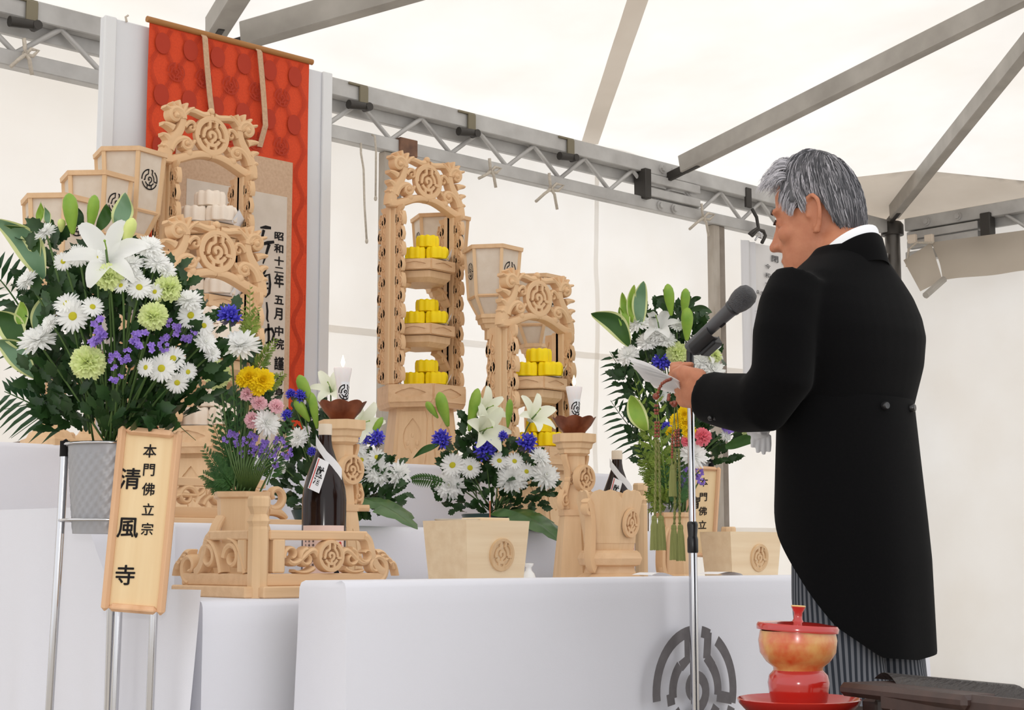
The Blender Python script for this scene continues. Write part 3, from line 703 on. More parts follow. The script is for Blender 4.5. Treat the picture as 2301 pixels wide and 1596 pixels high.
# cakes
M_YEL = mat('yellow_cake', (246, 216, 12), .55, spec=.3, sss=.15, bump=.06, bump_scale=90)
M_WHT = mat('white_rice_cake', (236, 222, 206), .6, spec=.25, bump=.06, bump_scale=90)
def cake_mesh(r, h):
    m = MB(); n = 48; prof = [(.80, 0), (.97, .06), (1.0, .35), (.99, .78), (.90, .96), (.72, 1.0), (.45, .95), (.12, .93)]
    rings = []
    for a, b in prof:
        lob = .075 * (1 if a > .7 else .4)
        rings.append([(r * a * (1 + lob * math.cos(9 * k * 2 * pi / n)) * math.cos(k * 2 * pi / n), r * a * (1 + lob * math.cos(9 * k * 2 * pi / n)) * math.sin(k * 2 * pi / n), h * (b + (.03 * math.cos(9 * k * 2 * pi / n) if b > .9 else 0))) for k in range(n)])
    m.loft(rings); return m
CAKE_Y = cake_mesh(.041, .046).mesh('cake', 50); CAKE_Y.materials.append(M_YEL)
CAKE_W = cake_mesh(.043, .046).mesh('cake', 50); CAKE_W.materials.append(M_WHT)
def cakes(loc, z, me, colour, where, s=1.0, rz=0.0):
    P = Vector((loc[0], loc[1], z)); d = Vector((RT.x, RT.y, 0)); b = Vector((FW.x, FW.y, 0)).normalized()
    spots = [(-.037, -.012, 0, 'larger lower'), (.040, -.020, 0, 'lower'), (.004, .036, 0, 'rear lower'), (.004, .0, .047, 'upper')]
    for dx, dy, dz, nm in spots:
        q = P + d * (dx + .018) * s + b * (dy - .035) * s + Vector((0, 0, dz * s + .004))
        o = bpy.data.objects.new('rice_cake', me); COL.objects.link(o); o.location = q; o.scale = (s, s, s); o.rotation_euler = (0, 0, rz + dx * 20 + dz * 9)
        lab = {'larger lower': f'{colour} bottom cake toward the lanterns, {where}', 'lower': f'{colour} bottom cake toward the man, {where}',
               'rear lower': f'{colour} cake hidden at the rear, {where}', 'upper': f'{colour} cake topping the pile, {where}'}[nm]
        tag(o, lab, 'cake', f'{colour} offering cakes')
    pm = MB(); s2 = .100 * s
    pm.grid(lambda a, c_: ((a - .5) * 2 * s2, (c_ - .5) * 2 * s2 * .9, .0015 + (.040 * (abs(a - .5) * 2 - .8) / .2 if abs(a - .5) > .4 else 0)), 20, 4)
    o = pm.build('paper_sheet', M_PAPER, smooth=20, loc=P + Vector((0, 0, .001)) + d * .01, rot=(0, 0, R(-40)))
    tag(o, f'folded white paper under the {colour} cakes, {where}', 'paper', 'papers under the offering cakes')

la, lb = at(945, 1045, y=4.45), at(1196, 1180, y=3.74)
sR, zbR = offering_stand('tall pale carved wooden stand with three shelves of yellow cakes', (la.x, 4.45, Z3), .232, .078, .665, [.535, .775], group='carved offering stands')
cakes((la.x, 4.45), Z3 + .31, CAKE_Y, 'yellow', 'lowest level of the tall carved stand')
cakes((la.x, 4.45), Z3 + .535, CAKE_Y, 'yellow', 'middle shelf of the tall carved stand')
cakes((la.x, 4.45), Z3 + .775, CAKE_Y, 'yellow', 'highest shelf of the tall carved stand')
sr2, _ = offering_stand('shorter pale carved wooden stand with two levels of yellow cakes behind the candle', (lb.x, 3.74, Z2), .200, .070, .400, [.500], .92, group='carved offering stands', crest_s=.80)
cakes((lb.x, 3.74), Z2 + .27, CAKE_Y, 'yellow', 'lower level of the shorter stand')
cakes((lb.x, 3.74), Z2 + .50, CAKE_Y, 'yellow', 'shelf under the shorter stand crest')
lc, ld = at(446, 1045, y=4.45), at(460, 1165, y=3.78)
offering_stand('tall carved wooden stand with white cakes in front of the red scroll', (lc.x, 4.45, Z3), .232, .078, .665, [.535, .775], group='carved offering stands')
cakes((lc.x, 4.45), Z3 + .31, CAKE_W, 'white', 'lowest level of the stand before the scroll', 1.15)
cakes((lc.x, 4.45), Z3 + .535, CAKE_W, 'white', 'middle shelf of the stand before the scroll', 1.15)
cakes((lc.x, 4.45), Z3 + .775, CAKE_W, 'white', 'highest shelf of the stand before the scroll', 1.15)
offering_stand('shorter carved wooden stand with white cakes behind the big chrome stand bouquet', (ld.x, 3.78, Z2), .200, .070, .400, [.500], .92, group='carved offering stands', crest_s=.80)
cakes((ld.x, 3.78), Z2 + .27, CAKE_W, 'white', 'lower level of the shorter stand by the bouquet', 1.1)
cakes((ld.x, 3.78), Z2 + .50, CAKE_W, 'white', 'shelf of the shorter stand by the bouquet', 1.1)

# ---------------------------------------------------------------- hexagonal lanterns
def lantern(label, loc, h, rot, s=1.0):
    t = thing('paper_lantern', label, 'lantern', loc, 0, 'hexagonal paper lanterns'); zt_ = h
    rt_, rm, rb_ = .110 * s, .094 * s, .056 * s; z1, z2 = zt_ - .190 * s, zt_ - .260 * s
    m = MB(); m.loft([hexring(rt_ - .016, zt_ - .014, rot), hexring(rt_ + .007, zt_ - .014, rot), hexring(rt_ + .009, zt_, rot), hexring(rt_ - .016, zt_, rot), hexring(rt_ - .016, zt_ - .014, rot)], False, False); m.build('top_rim', M_WOODX, t)
    for k in range(6):
        def vx(r, z): return Vector((r * math.cos(R(60 * k) + rot), r * math.sin(R(60 * k) + rot), z))
        m = MB(); m.tube([vx(rt_ - .004, zt_ - .012), vx(rm - .002, z1), vx(rb_ - .002, z2)], .0085 * s, 4); m.build('corner_bar', M_WOOD, t)
        def vy(r, z): return Vector((r * math.cos(R(60 * k + 60) + rot), r * math.sin(R(60 * k + 60) + rot), z))
        q = .955
        m = MB(); m.add([vx(rt_ * q, zt_ - .01), vy(rt_ * q, zt_ - .01), vy(rm * q, z1), vx(rm * q, z1)], [(0, 1, 2, 3)]); o = m.build('paper_panel', M_SHOJI, t)
        if k % 2 == 0:
            an = R(60 * k + 30) + rot; ap = ((rt_ + rm) / 2 * q) * .866; tl = math.atan((rt_ - rm) * .866 / (.19 * s))
            e = MB(); emblem(e, .032 * s, .13, Matrix.Translation(((ap + .0025) * math.cos(an), (ap + .0025) * math.sin(an), (zt_ + z1) / 2 + .004)) @ Matrix.Rotation(an + pi / 2, 4, 'Z') @ Matrix.Rotation(tl, 4, 'X')); e.build('emblem_print', M_INK, o)
        m = MB(); m.add([vx(rm * q, z1), vy(rm * q, z1), vy(rb_ * q, z2), vx(rb_ * q, z2)], [(0, 1, 2, 3)]); m.build('lower_panel', M_SHOJI, t)
        m = MB(); m.tube([vx(rm - .002, z1), vy(rm - .002, z1)], .006 * s, 4); m.build('cross_bar', M_WOODX, t)
    m = MB(); m.loft([hexring(r, z, rot) for r, z in ((.030, z2 - .085), (.030, z2 - .05), (.040, z2 - .046), (.046, z2 - .03), (.054, z2 - .028), (.058, z2 - .012), (.064, z2 - .010), (.064, z2 + .004), (.05, z2 + .006))]); m.build('neck_moulding', M_WOOD, t)
    m = MB(); m.loft([hexring(.019, .05, rot), hexring(.019, z2 - .06, rot)]); m.build('pole', M_WOOD, t)
    for sg in (-1, 1):
        m = MB(); T = Matrix.Translation((sg * .016, 0, z2 * .42))
        m.ribbon([(sg * p[0], p[1]) for p in bez((.0, -.06), (.045, -.05), (.0, .0), (.05, .03), (.0, .07), n=14)], taper(.016, .020, 14), .012, -.008, .003, T); m.build('pole_carving', M_CARVE, t, smooth=40)
    m = MB(); m.loft([hexring(r, z, rot) for r, z in ((.085, .0), (.085, .018), (.068, .024), (.06, .04), (.035, .055), (.026, .07))]); m.build('foot', M_WOOD, t)
    return t
dz = [2.132, 1.998, 1.900]
for (u, v, tt), zz, rot, lb_ in zip(((293, 347, 5.08), (219, 400, 4.84), (131, 450, 4.56), (990, 491, 6.2), (1107, 560, 5.87), (1203, 625, 6.08)), dz + dz, [R(13)] * 3 + [R(6)] * 3,
        ('tallest hexagonal paper lantern of the row beside the red scroll', 'middle hexagonal paper lantern of the row beside the red scroll', 'lowest hexagonal paper lantern of the row nearer the tent flap',
         'hexagonal paper lantern mostly hidden behind the tall yellow cake stand', 'hexagonal paper lantern standing clear between the two yellow cake stands', 'hexagonal paper lantern behind the crest of the shorter yellow cake stand')):
    p = at(u, v, t=tt); lantern(lb_, (p.x, p.y, Z3), p.z - Z3, rot, tt / (4.9 if u < 900 else 6.0))

# ---------------------------------------------------------------- candle stands and candles
M_COP = mat('copper_dish', (150, 92, 66), .35, metal=.75, noise_scale=30, rgb2=(112, 62, 44))
M_CAND = mat('white_candle', (238, 232, 230), .45, sss=.3)
M_FLAME = mat('candle_flame', (255, 226, 160), .5, emit=6.0)
def candle_stand(label, clabel, loc):
    t = thing('candle_stand', label, 'candle stand', loc, 0, 'carved candle stands'); rot = HROT; t.scale = (1, 1, 1.05)
    m = MB(); m.loft([hexring(r, z, rot) for r, z in ((.068, 0), (.062, .03), (.046, .17), (.042, .19))]); m.build('base', M_WOOD, t)
    m = MB(); m.loft([hexring(r, z, rot) for r, z in ((.046, .187), (.046, .203))]); m.tube([(.03, -.02, .195), (.062, -.035, .195)], .008, 8); m.build('collar', M_WOODX, t)
    m = MB(); m.loft([hexring(r, z, rot) for r, z in ((.036, .20), (.030, .26), (.030, .36))]); m.build('shaft', M_WOOD, t)
    m = MB(); m.loft([hexring(r, z, rot) for r, z in ((.032, .345), (.044, .352), (.044, .362), (.050, .366), (.053, .378), (.062, .382), (.062, .404), (.03, .405))]); m.build('capital', M_WOOD, t)
    carved_medallion(t, .036, Matrix.Translation((.002, -.044, .285)), .018)
    for sg in (-1, 1):
        m = MB(); vine(m, .15, Matrix.Translation((sg * .036, -.012, .205)), .008, sg); m.build('carved_vine', M_CARVE, t, smooth=40)
    q = MB(); plate(q, .040, .12, ogee(.024, .09), face_M(.054, 4, .09, rot, -.1), .003); q.build('sunken_panel', M_WOOD, t)
    # scalloped copper drip dish
    m = MB(); n = 48; rings = []
    for a, b in ((.030, .404), (.032, .410), (.046, .424), (.058, .445), (.057, .4455), (.045, .427), (.030, .413), (.004, .411)):
        k_ = max(0, (a - .03) / .028); rings.append([((a * (1 + .07 * k_ * abs(math.cos(4 * i * 2 * pi / n)))) * math.cos(i * 2 * pi / n), (a * (1 + .07 * k_ * abs(math.cos(4 * i * 2 * pi / n)))) * math.sin(i * 2 * pi / n), b + k_ * .006 * abs(math.cos(4 * i * 2 * pi / n))) for i in range(n)])
    m.loft(rings); m.build('drip_dish', M_COP, t, smooth=50)
    c = thing('candle', clabel, 'candle', (loc[0], loc[1], loc[2] + .4316), 0, 'lit altar candles')
    m = MB(); m.lathe([(.0125, .0), (.0125, .035), (.0140, .07), (.019, .100), (.0235, .124), (.0225, .127), (.012, .1255), (.002, .125)], 24); m.build('wax', M_CAND, c, smooth=50)
    m = MB(); m.grid(lambda a, b: ((.0145 + .0045 * max(0, b - .3)) * math.cos(-pi * (.02 + a * .75)), (.0145 + .0045 * max(0, b - .3)) * math.sin(-pi * (.02 + a * .75)), .038 + .052 * b), 12, 4); o = m.build('paper_wrap', M_PAPER, c, smooth=True)
    e = MB(); emblem(e, .0195, .15); e.v = [((.0153 + .004 * max(0, (z + .064 - .038) / .052 - .3)) * math.cos(-R(100) + x / .017), (.0153 + .004 * max(0, (z + .064 - .038) / .052 - .3)) * math.sin(-R(100) + x / .017), z + .064) for x, y, z in e.v]; e.build('emblem_print', M_INK, o)
    m = MB(); m.tube([(0, 0, .124), (0, 0, .134)], .0012, 5); m.build('wick', M_INK, c)
    m = MB(); m.lathe([(.001, .129), (.0042, .135), (.0052, .141), (.0036, .149), (.0012, .157), (.0003, .160)], 10); m.build('flame', M_FLAME, c, smooth=True)
for u, y_, a_, b_ in ((770, 3.19, 'carved wooden candle stand with copper dish just behind the dark bottle', 'lit white candle on the stand beside the dark bottle'),
                      (1298, 3.10, 'carved wooden candle stand with copper dish next to the hexagonal wooden pot', 'lit white candle on the stand next to the hexagonal pot')):
    p = at(u - 6, 1300, y=y_); candle_stand(a_, b_, (p.x, y_, Z1))

# ---------------------------------------------------------------- square offering boxes
def offering_box(label, u0, uc, u1, vt, y_, h, lid=True):
    a, b = at(uc, vt, y=y_), at(u1, vt, y=y_); wd = b.x - a.x; c = at(u0, vt, x=a.x); dp = c.y - a.y
    t = thing('offering_box', label, 'box', (a.x + wd / 2, y_ + dp / 2, Z1), 0, 'square wooden offering boxes'); sh = .86
    m = MB(); q = lambda s, z: [(sx * wd / 2 * s, sy * dp / 2 * s, z) for sx, sy in ((-1, -1), (1, -1), (1, 1), (-1, 1))]
    m.loft([q(sh, 0), q(1, h), q(.94, h), q(.90, h - .02)]); m.build('body', M_PALE, t)
    tl = math.atan(wd * (1 - sh) / 2 / h)
    M = Matrix.Translation((.014, -dp / 2 * (.5 + sh / 2) * 1.004, h * .52)) @ Matrix.Rotation(tl, 4, 'X')
    carved_medallion(t, min(.040, h * .34), M @ Matrix.Translation((0, -.0035, 0)), .006, m=wood('emblem_wood', (222, 190, 150), (206, 170, 128)))
    m = MB(); n = 20; m.add([(.014 - .030 + .06 * i / n, -dp / 2 * (sh + .012) , .014 + .003 * math.sin(i * 1.9)) for i in range(n + 1)] + [(.014 - .030 + .06 * i / n, -dp / 2 * (sh + .004), .002) for i in range(n + 1)], [(i, i + 1, n + 2 + i, n + 1 + i) for i in range(n)]); m.build('foot_notch_shade', mat('painted_notch_shade', (58, 44, 34), .9), t)  # dark sheet painting the shade of a foot notch; no notch is cut
    return t, wd, dp
bx, bw, bd = offering_box('pale square offering box with carved ring emblem and an incense stick', 950, 1048, 1190, 1168, 2.80, .170)
c = bx.location
m = MB(); m.lathe([(.036, 0), (.050, .006), (.056, .012), (.054, .012), (.046, .006), (.004, .004)], 28)
tag(m.build('plate', mat('white_porcelain', (240, 240, 238), .2), loc=(c.x - .045, c.y + .02, Z1 + .162), smooth=50), 'small white porcelain plate set in the offering box top', 'plate')
m = MB(); m.box((0, 0, .008), (.10, .07, .016), .002); tag(m.build('wood_slip', M_PALE, loc=(c.x + .058, c.y + .03, Z1 + .163)), 'thin pale wooden slip laid on the offering box beside the incense', 'wood')
t = thing('incense_stick', 'single brown incense stick with white ash tip standing in the box', 'incense', (c.x + .045, c.y + .0, Z1 + .135))
m = MB(); m.tube([(0, 0, 0), (0, 0, .085)], .0018, 6); m.build('stick', mat('incense_brown', (168, 96, 70), .8), t)
m = MB(); m.tube([(0, 0, .085), (.0004, 0, .105)], [.0018, .0014], 6); m.build('ash_tip', M_PAPER, t)
offering_box('pale square offering box with carved ring emblem beside the man', 1572, 1641, 1756, 1192, 2.84, .154)

# ---------------------------------------------------------------- hexagonal pot with scalloped rim
p = at(1370, 1290, y=2.93); t = thing('wooden_pot', 'flared hexagonal wooden pot with pointed rim and carved brackets', 'pot', (p.x, 2.93, Z1)); rot = HROT
m = MB(); m.loft([hexring(r, z, rot) for r, z in ((.098, 0), (.098, .020), (.082, .028), (.070, .034), (.066, .048), (.082, .052), (.088, .066), (.082, .078), (.074, .084))], True, True); m.build('plinth', M_WOODX, t)
m = MB(); rings = []
for r, z in ((.064, .080), (.078, .150), (.090, .205)):
    ring = []
    for k in range(6):
        for j in range(6):
            a0, a1 = hexring(r, z, rot)[k], hexring(r, z, rot)[(k + 1) % 6]; f = j / 6; q = Vector(a0).lerp(Vector(a1), f)
            if z > .2: q.z += .016 * math.sin(f * pi) ** .6 - .006 + .006 * abs(math.sin(f * 2 * pi))
            ring.append(q)
    rings.append(ring)
rings.append([Vector((q.x * .9, q.y * .9, q.z)) for q in rings[-1]]); rings.append([Vector((q.x * .86, q.y * .86, .10)) for q in rings[-1]])
m.loft(rings, True, True); m.build('bowl', M_WOOD, t)
carved_medallion(t, .033, face_M(.083, 4, .145, rot, .11) @ Matrix.Translation((0, -.004, 0)), .007)
for k in (3,):
    an = R(60 * k + 60 * 0) + rot; T = Matrix.Translation((.066 * math.cos(an), .066 * math.sin(an), .075)) @ Matrix.Rotation(an, 4, 'Z')
    m = MB(); m.ribbon(bez((.004, -.03), (.045, -.01), (-.01, .06), (.035, .12), n=14), taper(.026, .016, 14), .012, -.012, .002, T); m.ribbon(spiral(.030, .098, .018, .006, 200, -120, 12), taper(.012, .008, 12), .011, -.011, .002, T); m.build('carved_bracket', M_CARVE, t, smooth=40)

t.scale = (1.0, 1.0, 1.19)
# ---------------------------------------------------------------- hexagonal flower vases of wood
def wood_vase(label, u, y_, h, r=.058):
    p = at(u, 1250, y=y_); t = thing('wooden_vase', label, 'vase', (p.x, y_, Z1), 0, 'hexagonal wooden vases')
    m = MB(); m.loft([hexring(a * r / .058, b, HROT) for a, b in ((.066, 0), (.066, .03), (.056, .036), (.052, h * .5), (.058, h - .016))]); m.build('body', M_WOOD, t)
    m = MB(); m.loft([hexring(a * r / .058, b, HROT) for a, b in ((.058, h - .016), (.066, h - .012), (.068, h), (.054, h), (.052, h - .02))], True, False); m.build('rim', M_WOODX, t)
    for sg in (-1, 1):
        m = MB(); T = Matrix.Translation((sg * r * .98, 0, h * .42)); m.ribbon([(sg * a, b) for a, b in bez((-.004, -.06), (.035, -.04), (.0, .01), (.03, .03), (-.006, .075), n=14)], taper(.02, .014, 14), .012, -.012, .002, T); m.ball((sg * .016, 0, -.035), (.010, .014, .014), 8, 5, T); m.build('carved_bracket', M_CARVE, t, smooth=40)
    return t
VB = wood_vase('hexagonal wooden vase holding the cypress and purple statice bouquet', 540, 2.98, .226)
VE = wood_vase('hexagonal wooden vase behind the rosary tassels', 1520, 2.88, .204, .050)
# newel posts and balustrade
def octring(r, z): return hexring(r, z, R(22.5), 8)
NEWEL = ((.0215, 0), (.0215, .14), (.020, .145), (.0215, .15), (.0245, .156), (.022, .162), (.017, .170), (.0215, .182), (.0238, .186), (.0238, .202), (.021, .207))
def balustrade():
    p = at(578, 1345, y=2.72); t = thing('balustrade', 'carved openwork wooden balustrade with corner post in front of the bottle', 'balustrade', (p.x, 2.72, Z1))
    m = MB(); m.loft([octring(r, z) for r, z in NEWEL]); m.build('corner_post', M_WOOD, t)
    xe = at(868, 1300, y=2.72).x - p.x; ye = at(412, 1320, x=p.x).y - 2.72
    for nm, L, M in (('front', xe, Matrix.Identity(4)), ('side', ye, Matrix.Rotation(pi / 2, 4, 'Z') @ Matrix.Scale(-1, 4, (0, 1, 0)))):
        m = MB(); m.box((L / 2 - .01, 0, .012), (L, .075, .024), .003, M); m.build('base_plate', M_WOODX, t)
        m = MB(); m.box((L / 2, 0, .036), (L - .02, .024, .026), .003, M); o = m.build('bottom_rail', M_WOODX, t)
        k = .82 if nm == 'front' else .62
        m = MB(); m.box((L * k / 2 + .01, 0, .128), (L * k - .02, .024, .020), .003, M); m.ribbon(bez((L * k - .01, .128), (L * k + .02, .125), (L * k + .0, .07), (L * k + .045, .05), n=12), taper(.02, .022, 12), .012, -.012, .002, M); m.build('top_rail', M_WOODX, t, smooth=30)
        m = MB(); m.box((.045, 0, .085), (.03, .024, .07), .003, M); m.build('stile', M_WOOD, t)
        m = MB(); g = lambda q: m.ribbon(q[0], taper(q[1], q[2], len(q[0]) - 1), .011, -.011, .003, M)
        if nm == 'front':
            cxm = L * .52
            for sg in (-1, 1):
                g((bez((cxm + sg * .03, .085), (cxm + sg * .05, .125), (cxm + sg * .075, .05), (cxm + sg * .105, .075), n=14), .016, .012))
                g((spiral(cxm + sg * .058, .080, .020, .006, 90, 90 - sg * 330, 16), .012, .008)); g((spiral(cxm + sg * .098, .088, .018, .006, 200, 200 + sg * 300, 14), .010, .007))
                g((bez((cxm + sg * .04, .06), (cxm + sg * .06, .045), (cxm + sg * .09, .055), n=8), .012, .006))
        else:
            for q in (.30, .62): g((spiral(L * q, .082, .030, .007, 0, 420, 20), .016, .009)); g((bez((L * q - .05, .05), (L * q - .03, .12), (L * q + .01, .12), n=8), .014, .010))
        g((spiral(L - .035, .062, .034, .008, -90, 270, 20), .018, .010))
        for q in range(4): g((bez((L - .035 + .012 * q, .092 - .008 * q), (L - .02 + .012 * q, .10 - .006 * q), (L - .008 + .011 * q, .085 - .014 * q), n=5), .014, .006))
        m.build('scroll_carving', M_CARVE, o, smooth=40, kind='stuff')
        if nm == 'front': carved_medallion(t, .034, M @ Matrix.Translation((cxm, -.016, .085)), .022, back=False)
    return t
balustrade()
def newel(label, u, y_, h, zb_=None):
    p = at(u, 1200, y=y_); t = thing('newel_post', label, 'post', (p.x, y_, zb_ if zb_ is not None else Z1)); k = h
    m = MB(); m.loft([octring(.0215, 0), octring(.0215, h - .067)]); m.build('shaft', M_WOOD, t)
    m = MB(); m.loft([octring(r, h - .067 + (z - .14)) for r, z in NEWEL[1:]]); m.build('turned_head', M_WOOD, t); return t
newel('slim octagonal wooden post with turned head behind the hexagonal pot', 1440, 3.24, .305)
newel('octagonal post head rising behind the offering box beside the man', 1637, 3.12, .175)
# low carved rail on the middle step
p0_, p1_ = at(384, 1165, y=3.50), at(640, 1165, y=3.50); L = p1_.x - p0_.x
t = thing('carved_rail', 'low carved wooden rail on the middle step behind the hexagonal vase', 'rail', (p0_.x, 3.50, Z2))
m = MB(); m.box((L / 2, 0, .008), (L + .06, .09, .016), .002); m.build('base_plate', M_WOODX, t)
m = MB(); m.box((L * .42, 0, .030), (L * .84, .022, .028), .002); m.build('bottom_rail', M_WOODX, t)
m = MB(); m.box((L * .40, 0, .108), (L * .80, .022, .022), .002); m.build('top_rail', M_WOODX, t)
m = MB()
for q in (.12, .40, .68): m.ribbon(spiral(L * q, .070, .030, .007, 0, 400, 18), taper(.016, .009, 18), .010, -.010, .003); m.ribbon(bez((L * q - .05, .05), (L * q - .03, .10), (L * q + .03, .05), (L * q + .05, .09), n=10), taper(.014, .010, 10), .010, -.010, .003)
m.ribbon(spiral(L * .90, .078, .036, .008, -120, 220, 18), taper(.020, .011, 18), .010, -.010, .003); m.ribbon(bez((L * .84, .04), (L * .95, .04), (L * 1.0, .02), n=8), taper(.03, .014, 8), .010, -.010, .003)
m.build('scroll_carving', M_CARVE, t, smooth=40, kind='stuff')
p = at(1600, 1285, y=2.74); m = MB(); m.box((0, 0, .016), (.22, .07, .032), .003)
tag(m.build('wooden_tray', M_WOODX, loc=(p.x - .03, 2.75, Z1)), 'low plain wooden tray under the white papers near the man', 'tray')
for i, (u, v, w_, rz_, lab) in enumerate(((1630, 1262, .14, .25, 'large loose white paper lying on the wooden tray'), (1475, 1266, .09, -.1, 'narrow white paper lying behind the rosary tassels'))):
    p = at(u, v, y=2.74); m = MB(); m.grid(lambda a, b: ((a - .5) * w_, (b - .5) * .07, .004 + .006 * math.sin(a * 4) - (.032 * max(0, (a - .8) / .2) if i == 0 else 0)), 16, 3)
    tag(m.build('paper_sheet', M_PAPER, loc=(p.x, 2.75, Z1 + .033), rot=(0, 0, rz_ * .2), smooth=True), lab, 'paper')
# white porcelain flask beside the box
p = at(1188, 1290, y=3.0); m = MB(); m.lathe([(.014, 0), (.019, .006), (.021, .022), (.015, .040), (.008, .048), (.0075, .056), (.013, .062), (.013, .066), (.006, .067)], 20)
tag(m.build('porcelain_flask', mat('white_porcelain', (240, 240, 238), .2), loc=(p.x, 3.0, Z1), smooth=60), 'tiny white porcelain flask beside the offering box', 'flask')
# wooden block at the tent side
p = at(98, 1000, y=4.24); m = MB(); m.box((0, 0, .024), (.115, .05, .048), .006)
tag(m.build('wooden_block', M_WOODX, loc=(p.x + .01, 4.20, Z3)), 'plain wooden block lying on the highest step under the palm leaves', 'block')
m = MB(); m.tube([at(55, 992, y=4.22), at(30, 996, y=4.22), at(8, 1014, y=4.20), at(-20, 1040, y=4.19)], .003, 6)
tag(m.build('cable', mat('grey_cable', (150, 140, 136), .6), smooth=True), 'thin grey cable running off the wooden block', 'cable')

# ---------------------------------------------------------------- dark sake bottles
M_GLASS = mat('dark_brown_glass', (44, 22, 16), .14, spec=.35, noise_scale=6, rgb2=(28, 15, 12))
M_LABEL = mat('pink_label', (236, 205, 192), .6)
def bottle(label, loc, rich=True, s=1.0):
    t = thing('sake_bottle', label, 'bottle', loc, R(-38) if rich else R(-40), 'dark sake bottles')
    m = MB(); m.lathe([(.046, 0), (.050, .004), (.0515, .012), (.0515, .215), (.049, .240), (.040, .275), (.027, .310), (.0175, .338), (.0150, .355), (.0145, .372)], 36); m.build('glass', M_GLASS, t, smooth=60)
    m = MB(); m.lathe([(.0160, .366), (.0160, .388), (.0152, .392), (.002, .393)], 24); m.build('cap', mat('cream_cap', (226, 210, 188), .45), t, smooth=50)
    def on(a, z, e=.0006):                       # wrap x (metres) and height round the glass
        r = .0515 + e; return (r * math.sin(a / r), -r * math.cos(a / r), z)
    m = MB(); m.grid(lambda a, b: on(-.058 + .116 * a, .035 + .120 * b), 24, 2); o = m.build('label', M_LABEL, t, smooth=True)
    m = MB(); bl = lambda cx, cz, rx, rz, ph: m.add([on(cx + rx * (1 + .22 * math.sin(3 * k + ph)) * math.cos(k * .3927), cz + rz * (1 + .22 * math.cos(2 * k + ph)) * math.sin(k * .3927), .0012) for k in range(16)], [tuple(range(16))])
    bl(.018, .122, .012, .008, 0); bl(.006, .090, .012, .007, 1); bl(.026, .070, .012, .009, 2); bl(.034, .045, .008, .010, 3); m.build('label_black_print', M_INK, o, kind='stuff')
    m = MB(); bl(.040, .108, .010, .010, 1); bl(.030, .092, .013, .006, 2); bl(.044, .078, .008, .010, 0); m.build('label_red_print', mat('red_print', (200, 54, 40), .6), o, kind='stuff')
    m = MB()
    for i, w_ in enumerate('純米酒醸造元'): write(m, w_, 0, 0, .0065); 
    m = MB()
    for ci in range(3):
        for ri in range(8):
            vs, fs = glyph('酒米水山田福井清'[(ri + ci * 3) % 8]); m.add([on(-.046 + ci * .011 + a * .006, .128 - ri * .009 + b * .006, .0012) for a, b in vs], fs)
    m.build('label_text', M_INK, o, kind='stuff')
    # paper collar: crossed strip and tag tied on the neck
    m = MB(); m.grid(lambda a, b: ((.0215 + .012 * a * 0) * math.sin(-1.6 + 3.0 * a) + .05 * max(0, a - .62), -.0225 * math.cos(-1.6 + 3.0 * a) - .02 * a * a, .345 - .085 * a ** 1.3 + .026 * b), 20, 3); o = m.build('neck_strip', M_PAPER, t, smooth=True)
    m = MB(); vt = lambda a, b: (-.002 - .022 * b + .026 * (a - .5) , -.036 - .018 * b, .306 - .072 * b - .012 * (a - .5)); m.grid(vt, 2, 4); o = m.build('paper_tag', M_PAPER, t, smooth=True)
    m = MB()
    for ch, b0 in (('献', .36), ('酒', .66)):
        vs, fs = glyph(ch, .02); m.add([Vector(vt(.54 + a * .62, b0 - b * .30)) + Vector((0, -.0015, .0)) for a, b in vs], fs)
    m.build('tag_text', M_INK, o, kind='stuff')
    m = MB(); m.add([Vector(vt(a, b)) + Vector((0, -.001, 0)) for a, b in ((.08, .02), (.16, .02), (.16, .98), (.08, .98))], [(0, 1, 2, 3)]); m.build('tag_stripe', mat('red_print', (200, 54, 40), .6), o)
    return t
p = at(726, 1300, y=2.99); bottle('large dark brown bottle with pink picture label behind the balustrade', (p.x, 2.99, Z1))
p = at(1387, 1100, y=3.16); bottle('dark bottle mostly hidden behind the hexagonal wooden pot', (p.x, 3.16, Z1), False)
# ================================================================ flowers
M_PETW = mat('white_petal', (252, 252, 250), .7, spec=.15, trans=.45)
M_PETC = mat('cream_petal', (244, 246, 226), .6, spec=.2, trans=.25)
M_PETY = mat('yellow_petal', (250, 218, 30), .65, spec=.2, trans=.2)
M_CTR = mat('yellow_green_centre', (198, 190, 40), .8, bump=.4, bump_scale=300)
M_CARG = mat('lime_carnation', (228, 238, 172), .7, spec=.15, trans=.25)
M_CARP = mat('pink_carnation', (246, 168, 186), .7, noise_scale=90, rgb2=(250, 232, 232), trans=.2)
M_CARR = mat('rose_carnation', (240, 110, 132), .7, noise_scale=90, rgb2=(248, 150, 160), trans=.2)
M_STA = mat('purple_statice', (146, 112, 208), .75, noise_scale=120, rgb2=(176, 150, 226), trans=.15)
M_GEN = mat('blue_gentian', (66, 64, 196), .6, noise_scale=70, rgb2=(92, 84, 216), trans=.15)
M_LEAF = mat('dark_green_leaf', (50, 82, 38), .42, spec=.45, noise_scale=30, rgb2=(30, 56, 26), trans=.12)
M_LEAF2 = mat('mid_green_leaf', (66, 102, 44), .5, spec=.35, noise_scale=14, rgb2=(48, 84, 34), trans=.15)
M_BLUEL = mat('grey_green_leaf', (120, 150, 118), .4, spec=.4, noise_scale=9, rgb2=(96, 134, 98), trans=.12)
M_EDGE = mat('cream_leaf_edge', (206, 214, 150), .45, spec=.4, trans=.15)
M_BUD = mat('lily_bud_green', (150, 178, 70), .45, spec=.35, noise_scale=20, rgb2=(116, 156, 52))
